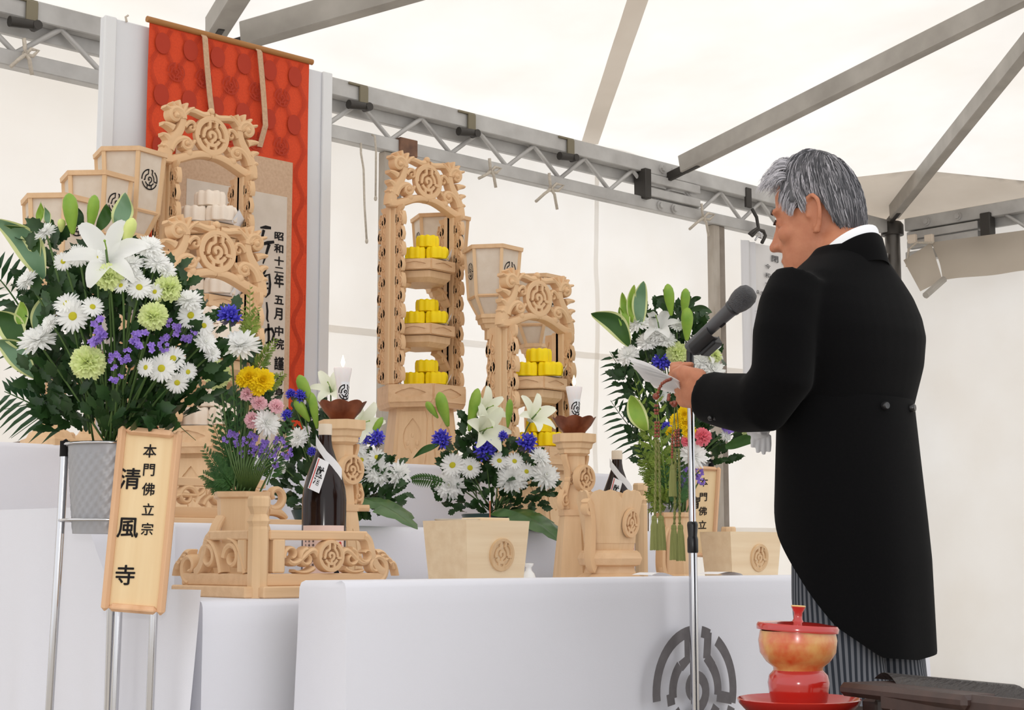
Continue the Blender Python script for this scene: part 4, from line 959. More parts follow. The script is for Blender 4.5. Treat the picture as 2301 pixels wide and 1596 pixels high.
M_BUDP = mat('pale_lily_bud', (222, 226, 150), .45, spec=.35, noise_scale=20, rgb2=(196, 212, 118))
M_STEM = mat('green_stem', (82, 110, 56), .55)
M_CYP = mat('green_cypress', (66, 112, 48), .65, noise_scale=25, rgb2=(46, 86, 42), trans=.1)
M_GOLD = mat('golden_cypress', (132, 152, 56), .65, noise_scale=25, rgb2=(92, 122, 40), trans=.1)
M_PALM = mat('palm_green', (36, 70, 38), .4, spec=.4, trans=.1)

def petal(m, az, r0, L, wd, e0, e1, cup=.12, seg=5, twist=0.0, tipw=.35, z0=0.0):
    """one petal: a cupped strip growing outwards from the flower's axis"""
    ca, sa = math.cos(az), math.sin(az); x, z = r0, z0; vs = []; prof = [.30, .72, .98, 1.0, .82, tipw]
    for i in range(seg + 1):
        f = i / seg; w_ = wd * prof[min(5, round(f * 5))] / 2; e = e0 + (e1 - e0) * f
        for j, o in ((-1, 1), (0, 0), (1, 1)):
            zz = z + cup * w_ * o + twist * j * w_; xx = x - (w_ * .35 * o if i == seg else 0)
            vs.append((xx * ca - j * w_ * sa, xx * sa + j * w_ * ca, zz))
        x += L / seg * math.cos(e); z += L / seg * math.sin(e)
    m.add(vs, [(i * 3 + j, i * 3 + j + 1, i * 3 + j + 4, i * 3 + j + 3) for i in range(seg) for j in (0, 1)])
def proto_daisy(seed, n=17):
    r = random.Random(seed); m = MB()
    for layer, (e, L) in enumerate(((R(6), .84), (R(16), .78))):
        for k in range(n):
            petal(m, 2 * pi * (k + .5 * layer) / n + r.uniform(-.05, .05), .14, L * r.uniform(.9, 1.06), .175, e + r.uniform(-.1, .1), e + R(-14) + r.uniform(-.15, .15), z0=.02 * layer)
    c = MB(); c.lathe([(.24, -.02), (.245, .03), (.22, .08), (.15, .115), (.07, .12), (.01, .11)], 16)
    return m.mesh('petals', True), c.mesh('flower_center', True)
def proto_mum(seed, wide=1.0, spiky=0.0):
    r = random.Random(seed); m = MB()
    for n, L, e0, e1, z in ((22, .98, R(-6), R(0), -.04), (21, .92, R(4), R(12), 0), (19, .82, R(12), R(28), .03), (16, .68, R(22), R(48), .05), (12, .52, R(36), R(75), .06), (8, .34, R(55), R(105), .08)):
        for k in range(n):
            petal(m, 2 * pi * k / n + r.uniform(-.12, .12), .06, L * r.uniform(.86, 1.1), .20 * wide, e0 + r.uniform(-.12, .12), e1 + r.uniform(-.2, .2) + spiky, .25, 5, z0=z)
    c = MB(); c.ball((0, 0, .02), (.16, .16, .12), 10, 6)
    return m.mesh('petals', True), c.mesh('flower_center', True)
def proto_carnation(seed):
    r = random.Random(seed); m = MB()
    for q in range(30):                                    # fan-shaped petals with pinked, ruffled edges
        g = q / 30; az = q * 2.4 + r.uniform(-.4, .4); e0 = R(18 + 84 * g) + r.uniform(-.22, .22); L = (1.04 - .34 * g) * r.uniform(.86, 1.1); wd = .95 - .15 * g; nu, nv = 12, 4; ph = r.uniform(0, 6)
        ca, sa = math.cos(az), math.sin(az)
        def P(a, b):
            s_ = a * 2 - 1; rad = L * b * (1 - .10 * s_ * s_ + (.06 * (1 if round(a * nu) % 2 else -1) if b > .99 else 0)); w_ = wd * b ** .8 * s_ * .55
            e = e0 - R(34) * b * (1 - g * .4); x = .05 * (1 - g) + rad * math.cos(e); z = -.10 + rad * math.sin(e) + .17 * b * b * math.sin(s_ * 6.5 + ph) + .05 * b * math.sin(s_ * 15 + ph * 2)
            return (x * ca - w_ * sa, x * sa + w_ * ca, z)
        m.grid(P, nu, nv)
    c = MB(); c.lathe([(.05, -.95), (.16, -.85), (.20, -.35), (.26, .0), (.30, .08)], 10)
    return m.mesh('petals', True), c.mesh('calyx', True)
def proto_statice(seed):
    r = random.Random(seed); m = MB()
    for i in range(20):
        a, q = r.uniform(0, 6.28), math.sqrt(r.random()); cx, cy, cz = q * .86 * math.cos(a), q * .62 * math.sin(a), r.uniform(-.12, .22) + .15 * (1 - q)
        ax = Matrix.Translation((cx, cy, cz)) @ Euler((r.uniform(-.6, .6), r.uniform(-.6, .6), r.uniform(0, 3))).to_matrix().to_4x4(); n = 20; rings = []
        for rad, z in ((.03, -.16), (.10, -.02), (.21, .06)): rings.append([(rad * (1 + (.22 * math.sin(5 * k * 2 * pi / n) if rad > .15 else 0)) * math.cos(k * 2 * pi / n), rad * (1 + (.22 * math.sin(5 * k * 2 * pi / n) if rad > .15 else 0)) * math.sin(k * 2 * pi / n), z + (.03 * math.sin(10 * k * 2 * pi / n) if rad > .15 else 0)) for k in range(n)])
        m.loft(rings, True, False, ax)
    return m.mesh('florets', True), None
def proto_gentian(seed):
    r = random.Random(seed); m = MB(); c = MB()
    for i in range(13):
        a = i * 2.4; q = .12 + .055 * i; tilt = q * 1.2; base = Vector((.10 * math.cos(a), .10 * math.sin(a), -.55 + r.uniform(-.2, .25) - .02 * i))
        ax = Matrix.Translation(base) @ Matrix.Rotation(a, 4, 'Z') @ Matrix.Rotation(tilt, 4, 'Y')
        n = 10; m.loft([[(rad * math.cos(k * 2 * pi / n), rad * math.sin(k * 2 * pi / n), z) for k in range(n)] for rad, z in ((.05, 0), (.11, .25), (.13, .5), (.20, .66))], True, False, ax)
        for k in range(5):
            b = 2 * pi * k / 5; m.add([ax @ Vector(p) for p in ((.18 * math.cos(b - .5), .18 * math.sin(b - .5), .63), (.18 * math.cos(b + .5), .18 * math.sin(b + .5), .63), (.34 * math.cos(b + .22), .34 * math.sin(b + .22), .76), (.42 * math.cos(b), .42 * math.sin(b), .80), (.34 * math.cos(b - .22), .34 * math.sin(b - .22), .76))], [(0, 1, 2, 3, 4)])
        if i % 2 == 0:
            for sg in (0, 1):
                petal(c, a + sg * 2.5, .05, .8, .2, R(-10 - 20 * sg), R(30), .1, 5, z0=-.75, tipw=.1)
    return m.mesh('blossoms', True), c.mesh('sepals', True)
def proto_lily(seed, openness=1.0):
    """six broad recurved petals, throat along +Z"""
    r = random.Random(seed); m = MB()
    for k in range(6):
        az = k * pi / 3 + .1; e0, e1 = R(72 - 18 * openness), R(-5 - 55 * openness + (10 if k % 2 else 0)); wd = .62 if k % 2 else .48
        seg = 9; ca, sa = math.cos(az), math.sin(az); x, z = .04, -.75; vs = []; L = 1.55
        for i in range(seg + 1):
            f = i / seg; w_ = wd * (math.sin(pi * (f * .86 + .10)) ** .8) / 2 + .01; e = e0 + (e1 - e0) * f ** 1.6
            for j in (-2, -1, 0, 1, 2):
                q = j / 2; zz = z + .16 * w_ * abs(q) ** 1.5 * 2 + .03 * math.sin(f * 11 + j) * f * abs(q); vs.append((x * ca - q * w_ * sa, x * sa + q * w_ * ca, zz))
            x += L / seg * math.cos(e); z += L / seg * math.sin(e)
        m.add(vs, [(i * 5 + j, i * 5 + j + 1, i * 5 + j + 6, i * 5 + j + 5) for i in range(seg) for j in range(4)])
    c = MB()
    c.tube([(0, 0, -.7), (.03, 0, .0), (.05, .03, .35)], .022, 6); c.ball((.05, .03, .37), .045, 6, 4)
    return m.mesh('petals', True), c.mesh('pistil', True)
PRO = {'daisy': [proto_daisy(s) + (M_PETW, M_CTR) for s in (1, 2, 3)], 'mum': [proto_mum(s) + (M_PETW, M_PETC) for s in (4, 5)], 'ymum': [proto_mum(s, 1.5) + (M_PETY, M_PETY) for s in (6,)],
       'gcarn': [proto_carnation(s) + (M_CARG, M_STEM) for s in (7, 8)], 'pcarn': [proto_carnation(9) + (M_CARP, M_STEM)], 'rcarn': [proto_carnation(10) + (M_CARR, M_STEM)],
       'stat': [proto_statice(s) + (M_STA, None) for s in (11, 12, 13)], 'gent': [proto_gentian(s) + (M_GEN, mat('gentian_sepal', (84, 88, 70), .6, noise_scale=30, rgb2=(104, 84, 118))) for s in (14, 15)],
       'lily': [proto_lily(16, .9) + (M_PETW, M_BUD)], 'tlily': [proto_lily(17, .35) + (M_PETC, M_BUD)]}
for k_, v_ in PRO.items():
    for a_, b_, ma_, mb_ in v_:
        a_.materials.append(ma_)
        if b_ is not None and mb_ is not None: b_.materials.append(mb_)
KIND = {'daisy': ('daisy_chrysanthemum', 'white daisy with yellow-green centre', 'flower', 'petals', 'flower_center'), 'mum': ('white_chrysanthemum', 'full white chrysanthemum', 'flower', 'petals', 'flower_center'),
        'ymum': ('yellow_chrysanthemum', 'bright yellow chrysanthemum', 'flower', 'petals', 'flower_center'), 'gcarn': ('green_carnation', 'ruffled pale green carnation', 'flower', 'petals', 'calyx'),
        'pcarn': ('pink_carnation', 'small pink and white carnation', 'flower', 'petals', 'calyx'), 'rcarn': ('rose_carnation', 'small rose pink carnation', 'flower', 'petals', 'calyx'),
        'stat': ('statice_sprig', 'purple statice sprig', 'flower', 'florets', ''), 'gent': ('gentian_sprig', 'deep blue gentian cluster', 'flower', 'blossoms', 'sepals'),
        'lily': ('white_lily', 'open white lily', 'lily', 'petals', 'pistil'), 'tlily': ('trumpet_lily', 'cream trumpet lily', 'lily', 'petals', 'pistil')}
HEIGHT = ['highest', 'second highest', 'third highest', 'fourth highest', 'fifth highest', 'sixth highest', 'seventh highest', 'eighth highest', 'ninth highest', 'tenth highest', 'eleventh highest', 'twelfth highest', 'thirteenth highest', 'fourteenth highest', 'fifteenth highest', 'sixteenth highest', 'seventeenth highest', 'eighteenth highest']
def facing_M(n, roll=0.0):
    n = Vector(n).normalized(); return n.to_track_quat('Z', 'Y').to_matrix().to_4x4() @ Matrix.Rotation(roll, 4, 'Z')
def dirw(b, c, a): return (-FW * a + RT * b + UP * c).normalized()
FR = random.Random(42)
def arrange(items, where, base, depth, stems=True, stem_r=.0022):
    """place blooms (kind, u, v, diameter in px, face-right, face-up) at a depth; base is where the stems go"""
    by = {}
    for it in items: by.setdefault(it[0], []).append(it)
    base = Vector(base)
    for kind, L in by.items():
        L = sorted(L, key=lambda q: q[2]); nm, desc, cat, p1, p2 = KIND[kind]
        for i, it in enumerate(L):
            u, v, d = it[1], it[2], it[3]; fr, fu = (it[4], it[5]) if len(it) > 5 else (FR.uniform(-.25, .25), FR.uniform(.05, .45))
            t_ = depth(u, v) if callable(depth) else depth
            if len(it) > 6: t_ += it[6]
            p = at(u, v, t=t_); s = d / 2 * t_ / F_PX; M = facing_M(dirw(fr, fu, 1.0), FR.uniform(0, 6))
            rank = HEIGHT[i] if len(L) > 1 else ''
            if len(L) > 2 and i == len(L) - 1: rank = 'lowest'
            lab = f'{desc}, {rank} of its kind in the {where}' if rank else f'{desc}, the only one in the {where}'
            o = thing(nm, lab, cat, p, 0, f'{nm.replace("_", " ")} blooms in the {where}'); o.rotation_euler = M.to_euler()
            a, b, _, _ = FR.choice(PRO[kind])
            c = link(p1, a, None, o); c.scale = (s, s, s)
            if kind == 'stat': c['kind'] = 'stuff'
            if b is not None: c = link(p2, b, None, o); c.scale = (s, s, s)
            if stems:
                inv = M.inverted(); end = base + (p - base) * .12 + Vector((FR.uniform(-.02, .02), FR.uniform(-.02, .02), 0)); back = p - (M.to_3x3() @ Vector((0, 0, 1))) * s * .9
                q = [inv @ (x - p) for x in (p - (M.to_3x3() @ Vector((0, 0, 1))) * s * .05, back, back.lerp(end, .35) + Vector((0, 0, .02)), back.lerp(end, .7), end)]
                mm = MB(); mm.tube(bez(*[tuple(x) for x in q], n=8), stem_r, 5); mm.build('stem', M_STEM, o, smooth=True)
def lily_bud(u0, v0, u1, v1, wpx, t_, label, m_=None):
    a, b = at(u0, v0, t=t_), at(u1, v1, t=t_ - .01); L = (b - a).length; r = wpx / 2 * t_ / F_PX
    m = MB(); n = 18
    m.loft([[((r * f * (1 + .07 * math.cos(3 * k * 2 * pi / n))) * math.cos(k * 2 * pi / n), (r * f * (1 + .07 * math.cos(3 * k * 2 * pi / n))) * math.sin(k * 2 * pi / n), L * z) for k in range(n)] for f, z in ((.22, -.05), (.34, 0), (.62, .2), (.9, .45), (1.0, .66), (.86, .84), (.5, .95), (.12, 1.0))])
    o = tag(m.build('lily_bud', m_ or M_BUD, smooth=True, loc=a, rot=facing_M(b - a).to_euler()), label, 'bud', 'closed lily buds'); return o
def blade(name, label, u0, v0, u1, v1, wpx, t0, t1, bend=(0, .0), mat_=None, edge=None, cat='leaf', side=.0, group=None):
    """one broad leaf from its base to its tip with a folded mid-rib and, if given, a pale margin"""
    a, b = at(u0, v0, t=t0), at(u1, v1, t=t1); w_ = wpx / 2 * (t0 + t1) / 2 / F_PX; d = b - a; nrm = -(FW * (1 - abs(side)) + UP * .25 + RT * side).normalized(); sd = d.cross(nrm).normalized(); nrm = sd.cross(d).normalized()
    m = MB(); nu, nv = 8, 16
    def P(i, j):
        s = i * 2 - 1; f = j; wd = w_ * (math.sin(pi * min(1, f * .93 + .05)) ** .75) * (1 if f < .98 else .3)
        c = a + d * f + (RT * bend[0] + UP * bend[1]) * math.sin(pi * f) * d.length
        return tuple(c + sd * s * wd + nrm * (wd * .22 * abs(s) + .006 * math.sin(f * 7 + s)))
    m.grid(P, nu, nv); me = m.mesh(name, True); me.materials.append(mat_ or M_BLUEL)
    if edge is not None:
        me.materials.append(edge)
        for q in me.polygons:
            i = q.index % nu
            if i in (0, nu - 1): q.material_index = 1
    o = bpy.data.objects.new(name, me); COL.objects.link(o); return tag(o, label, cat, group)
# ---------- foliage masses
def mumleaf(m, M, s):
    out = [(0, 0), (.12, .10), (.13, .22), (.27, .32), (.24, .44), (.34, .58), (.25, .66), (.22, .84), (.12, .86), (0, 1.05)]
    vs = []; 
    for x, y in out: vs.append((x * s, y * s, .25 * x * s - .12 * y * y * s))
    k = len(vs)
    for x, y in out[1:-1]: vs.append((-x * s, y * s, .25 * x * s - .12 * y * y * s))
    fs = []
    mids = []
    for i in (2, 4, 6, 8): mids.append(len(vs)); vs.append((0, out[i][1] * s, -.12 * out[i][1] ** 2 * s))
    c = mids
    fs += [(0, 1, 2, c[0]), (c[0], 2, 3, 4, c[1]), (c[1], 4, 5, 6, c[2]), (c[2], 6, 7, 8, c[3]), (c[3], 8, 9)]
    L = lambda i: k + i - 1
    fs += [(0, c[0], L(2), L(1)), (c[0], c[1], L(4), L(3), L(2)), (c[1], c[2], L(6), L(5), L(4)), (c[2], c[3], L(8), L(7), L(6)), (c[3], 9, L(8))]
    m.add(vs, fs, M)
def foliage(name, label, base, items, n, size, mt, seed, dd=.10):
    """leaves scattered through ellipses (u, v, ru, rv, t), growing away from base"""
    r = random.Random(seed); m = MB(); base = Vector(base); tot = sum(q[2] * q[3] for q in items)
    for (u, v, ru, rv, t_) in items:
        for _ in range(int(n * ru * rv / tot)):
            a, q = r.uniform(0, 6.28), math.sqrt(r.random()); dt = r.uniform(-dd, dd) * math.sqrt(max(0, 1 - q * q)) + r.uniform(0, .03)
            p = at(u + ru * q * math.cos(a), v + rv * q * math.sin(a), t=t_ + dt)
            g = (p - base).normalized() * .8 + Vector((r.uniform(-1, 1), r.uniform(-1, 1), r.uniform(-.5, .8))) * .8 - FW * .4
            Y = g.normalized(); Z = (-FW + UP * .7 + Vector((r.uniform(-1, 1), r.uniform(-1, 1), r.uniform(-1, 1))) * .6); X = Y.cross(Z).normalized(); Z = X.cross(Y)
            M = Matrix(((X.x, Y.x, Z.x, p.x), (X.y, Y.y, Z.y, p.y), (X.z, Y.z, Z.z, p.z), (0, 0, 0, 1)))
            mumleaf(m, M, size * r.uniform(.65, 1.25))
    o = m.build(name, mt, smooth=True); return tag(o, label, 'leaves', kind='stuff')
def spray(m, a, b, wd, seed, dense=16, flat=.35):
    """a feathery cypress spray from a to b"""
    r = random.Random(seed); a, b = Vector(a), Vector(b); d = b - a; L = d.length; t = d.normalized(); s0 = t.cross(-FW).normalized(); nz = s0.cross(t)
    m.tube([a, a.lerp(b, .5), b], [L * .012, L * .008, L * .002], 4)
    for i in range(dense):
        f = .08 + .9 * i / dense; sg = 1 if i % 2 else -1; l1 = wd * (1 - f * .75) * r.uniform(.8, 1.15)
        e = (s0 * sg * .8 + t * .75 + nz * r.uniform(-flat, flat)).normalized(); o = a + d * f; q = o + e * l1
        m.add([o, o + (t * .012 + nz * .004) * L * .5, q], [(0, 1, 2)])
        k = 6
        for j in range(k):
            g = .15 + .8 * j / k; o2 = o + e * l1 * g; l2 = l1 * .34 * (1.1 - g * .6)
            for s2 in (1, -1):
                e2 = (e * .8 + (t if s2 > 0 else s0 * sg - t * .4) * .75 + nz * r.uniform(-flat, flat)).normalized(); w2 = l2 * .20; pr = e.cross(nz).normalized()
                m.add([o2 - pr * w2 * .6, o2 + pr * w2 * .6 + nz * w2 * .5, o2 + e2 * l2 * .7 + pr * w2, o2 + e2 * l2, o2 + e2 * l2 * .7 - pr * w2], [(0, 1, 2, 3, 4)])
def sprays(name, label, lst, t_, wpx, mt, seed, dense=16):
    m = MB()
    for i, (u0, v0, u1, v1) in enumerate(lst): spray(m, at(u0, v0, t=t_ + .03 * math.sin(i * 2.3)), at(u1, v1, t=t_ - .02 + .04 * math.sin(i * 1.7)), wpx * t_ / F_PX, seed + i, dense)
    return tag(m.build(name, mt), label, 'foliage', kind='stuff')
def frond(name, label, pts, t_, lens, n, wpx, mt, up=0.6, group=None):
    """a palm or fern frond: curved rib and two rows of pointed leaflets"""
    P = [at(u, v, t=t_ + dt) for u, v, dt in pts]; C = bez(*[tuple(p) for p in P], n=n); t = thing(name, label, 'frond', P[0], 0, group); o = P[0]
    m = MB(); m.tube([Vector(c) - o for c in C], [.003 * (1 - .7 * i / n) for i in range(n + 1)], 5); m.build('rib', M_LEAF2, t, smooth=True)
    for i in range(1, n):
        c = Vector(C[i]); tg = (Vector(C[i + 1]) - Vector(C[i - 1])).normalized(); s0 = tg.cross(-FW).normalized(); f = i / n; L = lens * t_ / F_PX * (math.sin(pi * (.15 + .8 * f)) ** .7); w_ = wpx * t_ / F_PX / 2
        for sg in (-1, 1):
            e = (s0 * sg * .85 + tg * up + Vector((0, 0, -.25))).normalized(); pr = e.cross(FW).normalized(); q = [c - o, c - o + e * L * .3 + pr * w_ - FW * .006, c - o + e * L * .65 + pr * w_ * .7 - Vector((0, 0, L * .06)), c - o + e * L - Vector((0, 0, L * .2)), c - o + e * L * .65 - pr * w_ * .7 - Vector((0, 0, L * .06)), c - o + e * L * .3 - pr * w_]
            m = MB(); m.add(q, [(0, 1, 2, 4, 5), (2, 3, 4)]); m.build('leaflet', mt, t)
    return t

# ---------------------------------------------------------------- chrome flower stands with bucket and name board
M_BUCK = mat('grey_wicker_bucket', (158, 158, 162), .4, metal=.3)
def flower_stand(label, c, rad, ztop, legs, h=.17):
    t = thing('flower_stand', label, 'flower stand', (c.x, c.y, 0), 0, 'chrome flower stands')
    for dx, dy, sp in legs:
        a = Vector((RT.x, RT.y, 0)) * dx + Vector((FW.x, FW.y, 0)).normalized() * dy; e = a * sp
        m = MB(); m.tube([a + Vector((0, 0, ztop + .004)), a * 1.03 + Vector((0, 0, ztop - .15)), e + Vector((0, 0, 0))], .0078, 12); o = m.build('leg', M_CHROME, t, smooth=60)
        m = MB(); m.tube([a + Vector((0, 0, ztop - .022)), a + Vector((0, 0, ztop + .008))], .0095, 10); m.tube([a + Vector((0, 0, ztop + .002)), a * .93 + Vector((0, 0, ztop + .006))], .008, 8); m.build('black_cap', M_INK, o, smooth=60)
    m = MB(); m.tube([(rad * 1.03 * math.cos(k * pi / 16), rad * 1.03 * math.sin(k * pi / 16), ztop) for k in range(32)], .003, 6, closed=True); m.build('top_ring', M_CHROME, t, smooth=True)
    m = MB(); m.tube([(rad * 1.10 * math.cos(k * pi / 16), rad * 1.10 * math.sin(k * pi / 16), ztop - .145) for k in range(32)], .003, 6, closed=True); m.build('lower_ring', M_CHROME, t, smooth=True)
    b = thing('flower_bucket', label.replace('chrome wire flower stand', 'grey woven plastic bucket held by the chrome stand'), 'bucket', (c.x, c.y, ztop - h), 0, 'woven plastic buckets')
    n = 96; rings = []; rows = 30
    for j in range(rows + 1):
        f = j / rows; r_ = rad * (.80 + .17 * f)
        rings.append([((r_ + .0011 * math.sin(k * pi * .5 + (pi if (j // 2) % 2 else 0)) * (1 if .04 < f < .93 else 0)) * math.cos(2 * pi * k / n), (r_ + .0011 * math.sin(k * pi * .5 + (pi if (j // 2) % 2 else 0)) * (1 if .04 < f < .93 else 0)) * math.sin(2 * pi * k / n), h * f) for k in range(n)])
    m = MB(); m.loft(rings, True, False); m.build('wall', M_BUCK, b, smooth=60)
    m = MB(); m.tube([(rad * .985 * math.cos(k * pi / 24), rad * .985 * math.sin(k * pi / 24), h) for k in range(48)], .0035, 6, closed=True); m.build('rim', M_BUCK, b, smooth=True)
    m = MB(); m.lathe([(rad * .95, h - .02), (.001, h - .015)], 24); m.build('moss_fill', M_LEAF, b, smooth=True)
    return t
def name_board(label, tl, tr, bl, texts, glyph_px, t_):
    a, b, c = at(tl[0], tl[1], t=t_), at(tr[0], tr[1], t=t_ + .01), at(bl[0], bl[1], t=t_); X = (b - a); wd = X.length; X = X.normalized(); Zv = (a - c); h = Zv.length; Zv = Zv.normalized(); Yv = Zv.cross(X).normalized(); Zv = X.cross(Yv).normalized()
    M = Matrix(((X.x, Yv.x, Zv.x, c.x), (X.y, Yv.y, Zv.y, c.y), (X.z, Yv.z, Zv.z, c.z), (0, 0, 0, 1)))
    t = thing('name_board', label, 'sign', (0, 0, 0), 0, 'wooden name boards'); t.matrix_world = M; bw = wd * .125
    m = MB(); m.box((wd / 2, .004, h / 2), (wd - bw, .010, h - bw), .001); m.build('panel', M_SIGN, t)
    for (cx_, cz_, sx_, sz_, mt) in ((bw / 2, h / 2, bw, h, M_FRAMEW), (wd - bw / 2, h / 2, bw, h, M_FRAMEW), (wd / 2, bw / 2, wd - 2 * bw, bw, M_FRAMEW), (wd / 2, h - bw / 2, wd - 2 * bw, bw, M_FRAMEW)):
        m = MB(); m.box((cx_, 0, cz_), (sx_, .024, sz_), .006); m.build('frame_bar', mt, t)
    m = MB(); inv = M.inverted()
    for ch, u, v, px in texts:
        q = inv @ at(u, v, t=t_); k = px * t_ / F_PX * 1.06; write(m, ch, q.x, q.z, k, k * 1.04, -.0022, .06, .016)
    m.build('brush_lettering', M_INK, t, kind='stuff'); return t
TA = 3.05
ca = at(246, 1075, t=TA); ztA = at(246, 1000, t=TA).z
flower_stand('chrome wire flower stand beside the altar carrying the largest bouquet', ca, .082, ztA, [(-.088, 0, 1.30), (.092, 0, .90), (-.012, .088, 1.25), (.004, .092, .6)])
name_board('framed wooden name board with black brush writing on the chrome stand', (241, 955), (384, 968), (227, 1371),
           [('本', 336, 1014, 29), ('門', 334, 1056, 28), ('佛', 333, 1100, 28), ('立', 332, 1146, 27), ('宗', 330, 1190, 27), ('清', 292, 1076, 46), ('風', 287, 1185, 46), ('寺', 281, 1293, 44)], 28, TA - .115)
TE = 5.2
ce = at(1530, 1100, t=TE); ztE = at(1530, 1040, t=TE).z
flower_stand('chrome wire flower stand behind the hexagonal pot', ce, .095, ztE, [(-.10, 0, 1.2), (.10, 0, 1.2), (0, .1, 1.2)])
name_board('framed wooden name board with brush writing partly hidden behind the microphone pole', (1538, 1046), (1609, 1050), (1536, 1250),
           [('本', 1582, 1084, 19), ('門', 1581, 1117, 19), ('佛', 1580, 1149, 19), ('立', 1579, 1180, 19), ('清', 1560, 1130, 26)], 19, TE - .16)

# ---------------------------------------------------------------- the largest bouquet
WA = 'largest bouquet'
bA = (ca.x, ca.y, ztA - .03)
def dA(u, v): return TA - .09 - .07 * math.cos(min(1, abs(u - 250) / 240) * pi / 2) * min(1, max(0, (v - 480) / 250)) + .05 * abs(u - 250) / 240
arrange([('daisy', 176, 575, 56), ('daisy', 216, 579, 42), ('daisy', 142, 588, 48), ('daisy', 313, 646, 64), ('daisy', 348, 656, 44), ('daisy', 164, 711, 84, -.05, .1), ('daisy', 208, 690, 56, .5, .5), ('daisy', 429, 709, 68, -.1, .2), ('daisy', 458, 732, 52, .4, .1),
         ('daisy', 363, 828, 72, -.05, .05), ('daisy', 389, 806, 62, .2, .2), ('daisy', 328, 826, 50, -.5, .1), ('daisy', 398, 860, 56, .2, -.3), ('daisy', 422, 836, 48, .8, .0), ('daisy', 272, 642, 44, -.3, .5), ('daisy', 150, 682, 66, -.2, .9),
         ('mum', 85, 763, 92, -.2, 1.3), ('mum', 101, 521, 52, -.5, 1.2), ('mum', 60, 630, 56, -.8, 1.0), ('mum', 336, 555, 66, .4, 1.0), ('mum', 352, 588, 62, .5, .9), ('mum', 376, 606, 44, .8, .4), ('mum', 297, 592, 54, .1, 1.0), ('mum', 424, 674, 64, .2, 1.3), ('mum', 462, 768, 54, .7, .5),
         ('mum', 304, 618, 40, .3, .9), ('mum', 112, 726, 44, -.5, .5), ('mum', 478, 795, 40, .8, .2),
         ('gcarn', 244, 622, 66, .0, .6), ('gcarn', 378, 648, 66, .5, .6), ('gcarn', 344, 711, 66, .1, .35), ('gcarn', 196, 814, 80, .0, .25),
         ('stat', 221, 744, 80), ('stat', 322, 769, 68), ('stat', 390, 735, 50), ('stat', 428, 755, 46), ('stat', 373, 773, 48), ('stat', 284, 799, 44), ('stat', 257, 811, 44), ('stat', 263, 851, 36),
         ('lily', 238, 560, 150, .15, .55, -.02)], WA, bA, dA)
for a in (((163, 522, 155, 434, 34), 'plump green lily bud standing tallest over the largest bouquet'), ((202, 515, 213, 438, 27), 'slim green lily bud in the middle of the largest bouquet top'), ):
    lily_bud(*a[0], TA - .05, a[1])
lily_bud(280, 553, 299, 490, 28, TA - .09, 'pale yellow-green lily bud leaning out beside the open white lily', M_BUDP); lily_bud(137, 520, 138, 492, 18, TA - .04, 'small pale lily bud low beside the tallest bud', M_BUDP)
VL = 'variegated broad leaves'
for (u0, v0, u1, v1, w_, l_, mt, ed, bd, sd_) in ((266, 520, 283, 432, 46, 'upright grey-green leaf with cream edge behind the pale lily bud', M_BLUEL, M_EDGE, (.03, 0), .1), (218, 520, 241, 458, 27, 'dark leaf twisting up between the lily buds', M_LEAF2, None, (.1, 0), -.1),
        (190, 520, 168, 455, 24, 'dark narrow leaf leaning on the tallest lily bud', M_LEAF, None, (-.05, 0), .2), (100, 625, -12, 492, 66, 'very large grey-green leaf with cream edge reaching past the lanterns', M_BLUEL, M_EDGE, (.12, .05), 0), (90, 590, 10, 505, 40, 'bright green leaf behind the largest cream-edged leaf', M_LEAF2, M_EDGE, (.2, .1), .2),
        (80, 748, 116, 655, 48, 'grey-green cream-edged leaf standing over the wide white chrysanthemum', M_BLUEL, M_EDGE, (.0, 0), 0), (56, 745, 50, 668, 30, 'narrow lime green leaf beside the wide white chrysanthemum', M_BUD, M_EDGE, (-.05, 0), .2), (82, 850, -8, 765, 54, 'broad leaf drooping below the wide white chrysanthemum', M_BLUEL, M_EDGE, (.0, .12), 0),
        (62, 790, -10, 700, 60, 'dark glossy leaf behind the palm leaflets', M_LEAF2, M_EDGE, (.0, .1), 0), (88, 505, 93, 452, 15, 'thin pale leaf in front of the lowest lantern', M_BUD, None, (0, 0), 0), (112, 510, 100, 462, 15, 'thin striped leaf beside the lowest lantern', M_BLUEL, M_EDGE, (0, 0), 0)):
    blade('broad_leaf', l_, u0, v0, u1, v1, w_, TA - .02, TA - .03, bd, mt, ed, 'leaf', sd_, VL)
foliage('bouquet_leaves', 'dense dark green chrysanthemum leaves filling the largest bouquet', bA, [(250, 780, 205, 190, TA), (270, 640, 150, 80, TA + .01), (120, 690, 80, 110, TA + .02), (400, 800, 95, 130, TA), (270, 930, 150, 55, TA - .02), (100, 560, 40, 50, TA)], 1150, .037, M_LEAF, 21, .11)
foliage('hanging_leaves', 'drooping dark leaves hanging over the name board', bA, [(330, 955, 65, 30, TA - .10), (130, 930, 45, 45, TA - .02)], 60, .042, M_LEAF, 22, .02)
frond('palm_frond', 'dark palm frond curving out beside the wide white chrysanthemum', [(130, 860, 0), (70, 720, 0), (20, 640, 0), (-30, 600, .02)], TA + .04, 120, 14, 11, M_PALM, .55, 'palm fronds'); frond('palm_frond', 'lowest palm frond of the largest bouquet beside the bucket', [(175, 960, 0), (110, 930, 0), (60, 900, 0), (10, 880, .02)], TA + .02, 95, 10, 11, M_PALM, .9, 'palm fronds')
m = MB()
for u1, v1 in ((25, 985), (440, 990), (10, 920)):
    m.tube([at(245, 935, t=TA), at((245 + u1) / 2, min(v1, 930) - 25, t=TA), at(u1, v1, t=TA - .02)], [.002, .0014, .0005], 4)
